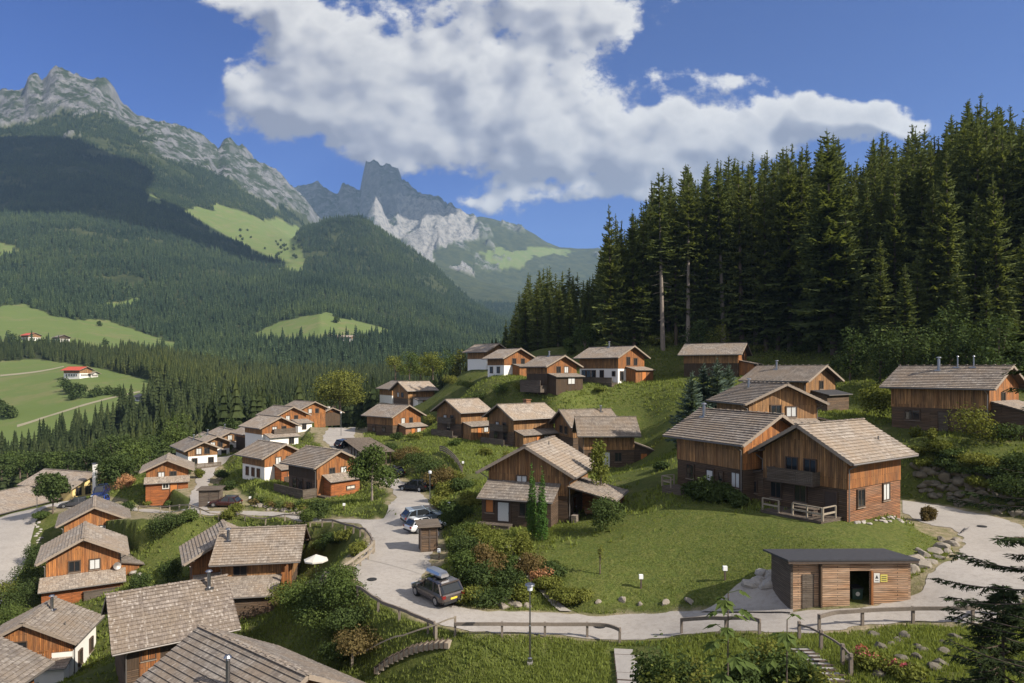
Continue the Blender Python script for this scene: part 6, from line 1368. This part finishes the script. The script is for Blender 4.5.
# cloud field on a plane of directions: u = x/y, v = z/y for the half of the sky the photograph looks at
yy = t.math('MAXIMUM', sep.outputs[1], .05)
u = t.math('DIVIDE', sep.outputs[0], yy); v = t.math('DIVIDE', sep.outputs[2], yy)
uv = t.n('ShaderNodeCombineXYZ'); t.set(uv.inputs[0], u); t.set(uv.inputs[1], v)
def shape(duv, hi=True, tot=None):
    """summed soft blobs, then broken up by noise; duv shifts the sample point; hi=False keeps only the large billows"""
    q = t.n('ShaderNodeVectorMath', operation='ADD'); t.set(q.inputs[0], uv.outputs[0]); q.inputs[1].default_value = (*duv, 0)
    wn = t.n('ShaderNodeVectorMath', operation='MULTIPLY_ADD')
    nz = t.noise(q.outputs[0], 7, 3, .5, out=1); t.set(wn.inputs[0], nz); wn.inputs[1].default_value = (.12,.09,0)
    ad = t.n('ShaderNodeVectorMath', operation='ADD'); t.set(ad.inputs[0], q.outputs[0]); ad.inputs[1].default_value = (-.06,-.045,0); t.set(wn.inputs[2], ad.outputs[0])
    acc = tot
    for cx, cy, rx, ry, a in (BLOBS if tot is None else []):
        m = t.n('ShaderNodeVectorMath', operation='MULTIPLY_ADD'); t.set(m.inputs[0], wn.outputs[0])
        m.inputs[1].default_value = (F/rx, F/ry, 0); m.inputs[2].default_value = (-(cx-CX)/rx, -(HY-cy)/ry, 0)
        l = t.n('ShaderNodeVectorMath', operation='DOT_PRODUCT'); t.set(l.inputs[0], m.outputs[0]); t.set(l.inputs[1], m.outputs[0])
        e = t.math('MULTIPLY', t.math('POWER', 2.718, t.math('MULTIPLY', l.outputs['Value'], -1.0)), a)
        acc = e if acc is None else t.math('ADD', acc, e)
    f = t.noise(t.scalev(q.outputs[0], 1, 1.3), 6.5, 9 if hi else 3.2, .58)
    vo = t.n('ShaderNodeTexVoronoi', feature='SMOOTH_F1'); vo.inputs['Scale'].default_value = 11; vo.inputs['Smoothness'].default_value = .6; vo.inputs['Detail'].default_value = 2.5 if hi else 1.0; vo.inputs['Roughness'].default_value = .55
    dq = t.n('ShaderNodeVectorMath', operation='MULTIPLY_ADD'); t.set(dq.inputs[0], t.noise(q.outputs[0], 16, 3, .5, out=1)); dq.inputs[1].default_value = (.05,.05,0); t.set(dq.inputs[2], q.outputs[0])
    t.set(vo.inputs['Vector'], t.scalev(dq.outputs[0], 1, 1.25))
    r_ = t.math('ADD', acc, t.math('MULTIPLY', t.math('SUBTRACT', f, .5), 2.7))
    r_ = t.math('ADD', r_, t.math('MULTIPLY', t.math('SUBTRACT', .47, vo.outputs['Distance']), .65))
    if hi:
        r_ = t.math('ADD', r_, t.math('MULTIPLY', t.math('SUBTRACT', t.noise(t.scalev(q.outputs[0], 1, 1.2), 30, 7, .66), .5), 1.15))
    return r_, acc
BLOBS = [(430,35,180,80,1.05),(320,95,90,48,.85),(262,105,48,34,.6),(300,25,90,40,.55),(470,120,165,48,.95),(590,20,85,60,.8),(560,150,115,36,.75),(215,2,75,18,.6),(620,130,70,45,.45),
 (745,130,105,32,1.2),(735,80,36,14,1.15),(815,108,75,36,1.0),(690,165,100,26,.85),(495,200,80,16,1.0),(640,194,60,14,.7),(880,122,60,18,.7),(675,105,24,11,.45),(892,84,18,5,.5),(900,60,18,4,.25),(470,165,110,18,.4),
 (640,92,30,22,-.5),(705,50,60,26,-.5),(240,160,60,40,-.5),(960,60,140,60,-.6),(570,212,40,14,-.3),(385,180,45,12,-.3),(200,60,40,50,-.5)]
d0, b0 = shape((0,0)); e0, _ = shape((0,0), False, b0); e1, _ = shape((.024,.020), False)
cov_ = t.maprange(d0, .27, .70, 0, 1, True)
lit = t.maprange(t.math('ADD', t.math('MULTIPLY', t.math('SUBTRACT', e0, e1), 1.35), t.math('MULTIPLY', t.math('SUBTRACT', d0, e0), .25)), -.55, .60, 0, 1)
thick = t.maprange(d0, .7, 1.7, 0, 1)
cc = t.ramp(lit, [(0,(.34,.355,.44)),(.3,(.52,.53,.60)),(.55,(.80,.79,.80)),(.8,(1.0,.98,.95))])
cc = t.mix(t.math('MULTIPLY', thick, .45), cc, (.38,.395,.47))
front = t.maprange(sep.outputs[1], .06, .25, 0, 1)
cloud = t.n('ShaderNodeVectorMath', operation='SCALE'); t.set(cloud.inputs[0], cc); cloud.inputs['Scale'].default_value = 4.5
skyc = t.mix(1., sky.outputs[0], (.175,.29,.60), 'MULTIPLY')
fin = t.mix(t.math('MULTIPLY', t.math('MULTIPLY', cov_, front), .96), skyc, cloud.outputs[0])
# unseen half of the sky behind the camera: bright broken cloud added as fill light
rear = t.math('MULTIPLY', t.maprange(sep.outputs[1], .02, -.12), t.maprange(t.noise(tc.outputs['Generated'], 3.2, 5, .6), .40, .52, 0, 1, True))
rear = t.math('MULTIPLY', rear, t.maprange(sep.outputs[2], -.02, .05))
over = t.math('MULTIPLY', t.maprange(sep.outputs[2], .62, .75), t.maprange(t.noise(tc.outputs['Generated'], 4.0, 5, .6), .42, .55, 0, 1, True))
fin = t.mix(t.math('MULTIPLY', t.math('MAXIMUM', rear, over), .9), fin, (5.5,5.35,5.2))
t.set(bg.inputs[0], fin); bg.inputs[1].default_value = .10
w.cycles.sampling_method = 'MANUAL'; w.cycles.sample_map_resolution = 512
HAZE = 5.8e-5
if HAZE:
    hz = MB().box(-16000, 16000, -1500, 9500, min(a for a, b in ZR)-1, max(b for a, b in ZR)+12); m = bpy.data.materials.new('haze'); m.use_nodes = True; tt = NT(m.node_tree)
    tt.N.remove(tt.N['Principled BSDF']); pv = tt.n('ShaderNodeVolumePrincipled'); pv.inputs['Density'].default_value = HAZE; pv.inputs['Color'].default_value = (.46,.70,1,1); pv.inputs['Anisotropy'].default_value = .1
    tt.L.new(pv.outputs[0], tt.N['Material Output'].inputs['Volume'])
    o = hz.build('haze', m, uv=False); tag(o, kind='stuff')
# clouds overhead, above the frame, whose shade lies on the upper forest and on the rock tower
def cloud_over(pts_, zc, name, thick):
    c_ = [Vector(p)+sd*((zc-p.z)/sd.z) for p in pts_]; ctr = sum(c_, Vector())/len(c_); mb = MB(); ring_ = []
    n = len(c_); d_ = catmull(c_+[c_[0]], 5)[:-1]; g_ = random.Random(4)
    lv = [(.80,-.35),(1.0,-.15),(1.0,.2),(.8,.7),(.45,1.0)]
    for s_, h_ in lv:
        for p in d_: q = ctr+(p-ctr)*(s_+g_.uniform(-.03,.03)); mb.v.append((q.x, q.y, zc+h_*thick*g_.uniform(.85,1.1)))
    m_ = len(d_)
    for i in range(len(lv)-1):
        for k in range(m_): j = (k+1) % m_; mb.f.append((i*m_+k, i*m_+j, (i+1)*m_+j, (i+1)*m_+k)); mb.m.append(0)
    mb.f.append(tuple(reversed(range(m_)))); mb.f.append(tuple(range((len(lv)-1)*m_, len(lv)*m_))); mb.m += [0,0]
    tag(mb.build(name, simple(name+'_white', (.8,.8,.8), 1), smooth=True, uv=False), kind='structure')
cloud_over([P(-160,200,2000),P(0,205,2000),P(110,218,2030),P(200,250,2050),P(268,276,2050),P(240,243,2250),P(190,216,2450),P(140,192,2550),P(150,172,2800),P(110,150,2850),P(60,138,2900),P(-20,138,2900),P(-160,140,2900)], 2500, 'cloud', 260)
cloud_over([P(300,230,5700),P(372,222,5800),P(420,226,5800),P(452,214,5900),P(450,190,6300),P(400,140,6500),P(340,150,6500),P(285,190,6500)], 3500, 'cloud', 300)
cd = bpy.data.cameras.new('camera'); cam = bpy.data.objects.new('camera', cd); C.objects.link(cam); scene.camera = cam
cam.location = (0, 0, ZC); cam.rotation_euler = (R(90), 0, 0)
cd.sensor_fit = 'HORIZONTAL'; cd.sensor_width = 36; cd.lens = 36*F/1024; cd.shift_y = (HY-341.5)/1024; cd.clip_start = .5; cd.clip_end = 30000
scene.view_settings.view_transform = 'Standard'; scene.view_settings.look = 'None'; scene.view_settings.exposure = .95; scene.view_settings.gamma = 1
scene.render.engine = 'CYCLES'
cy = scene.cycles; cy.use_denoising = True; cy.max_bounces = 5; cy.diffuse_bounces = 2; cy.glossy_bounces = 2; cy.transmission_bounces = 2; cy.volume_bounces = 0; cy.transparent_max_bounces = 4
cy.caustics_reflective = False; cy.caustics_refractive = False; cy.sample_clamp_indirect = 4
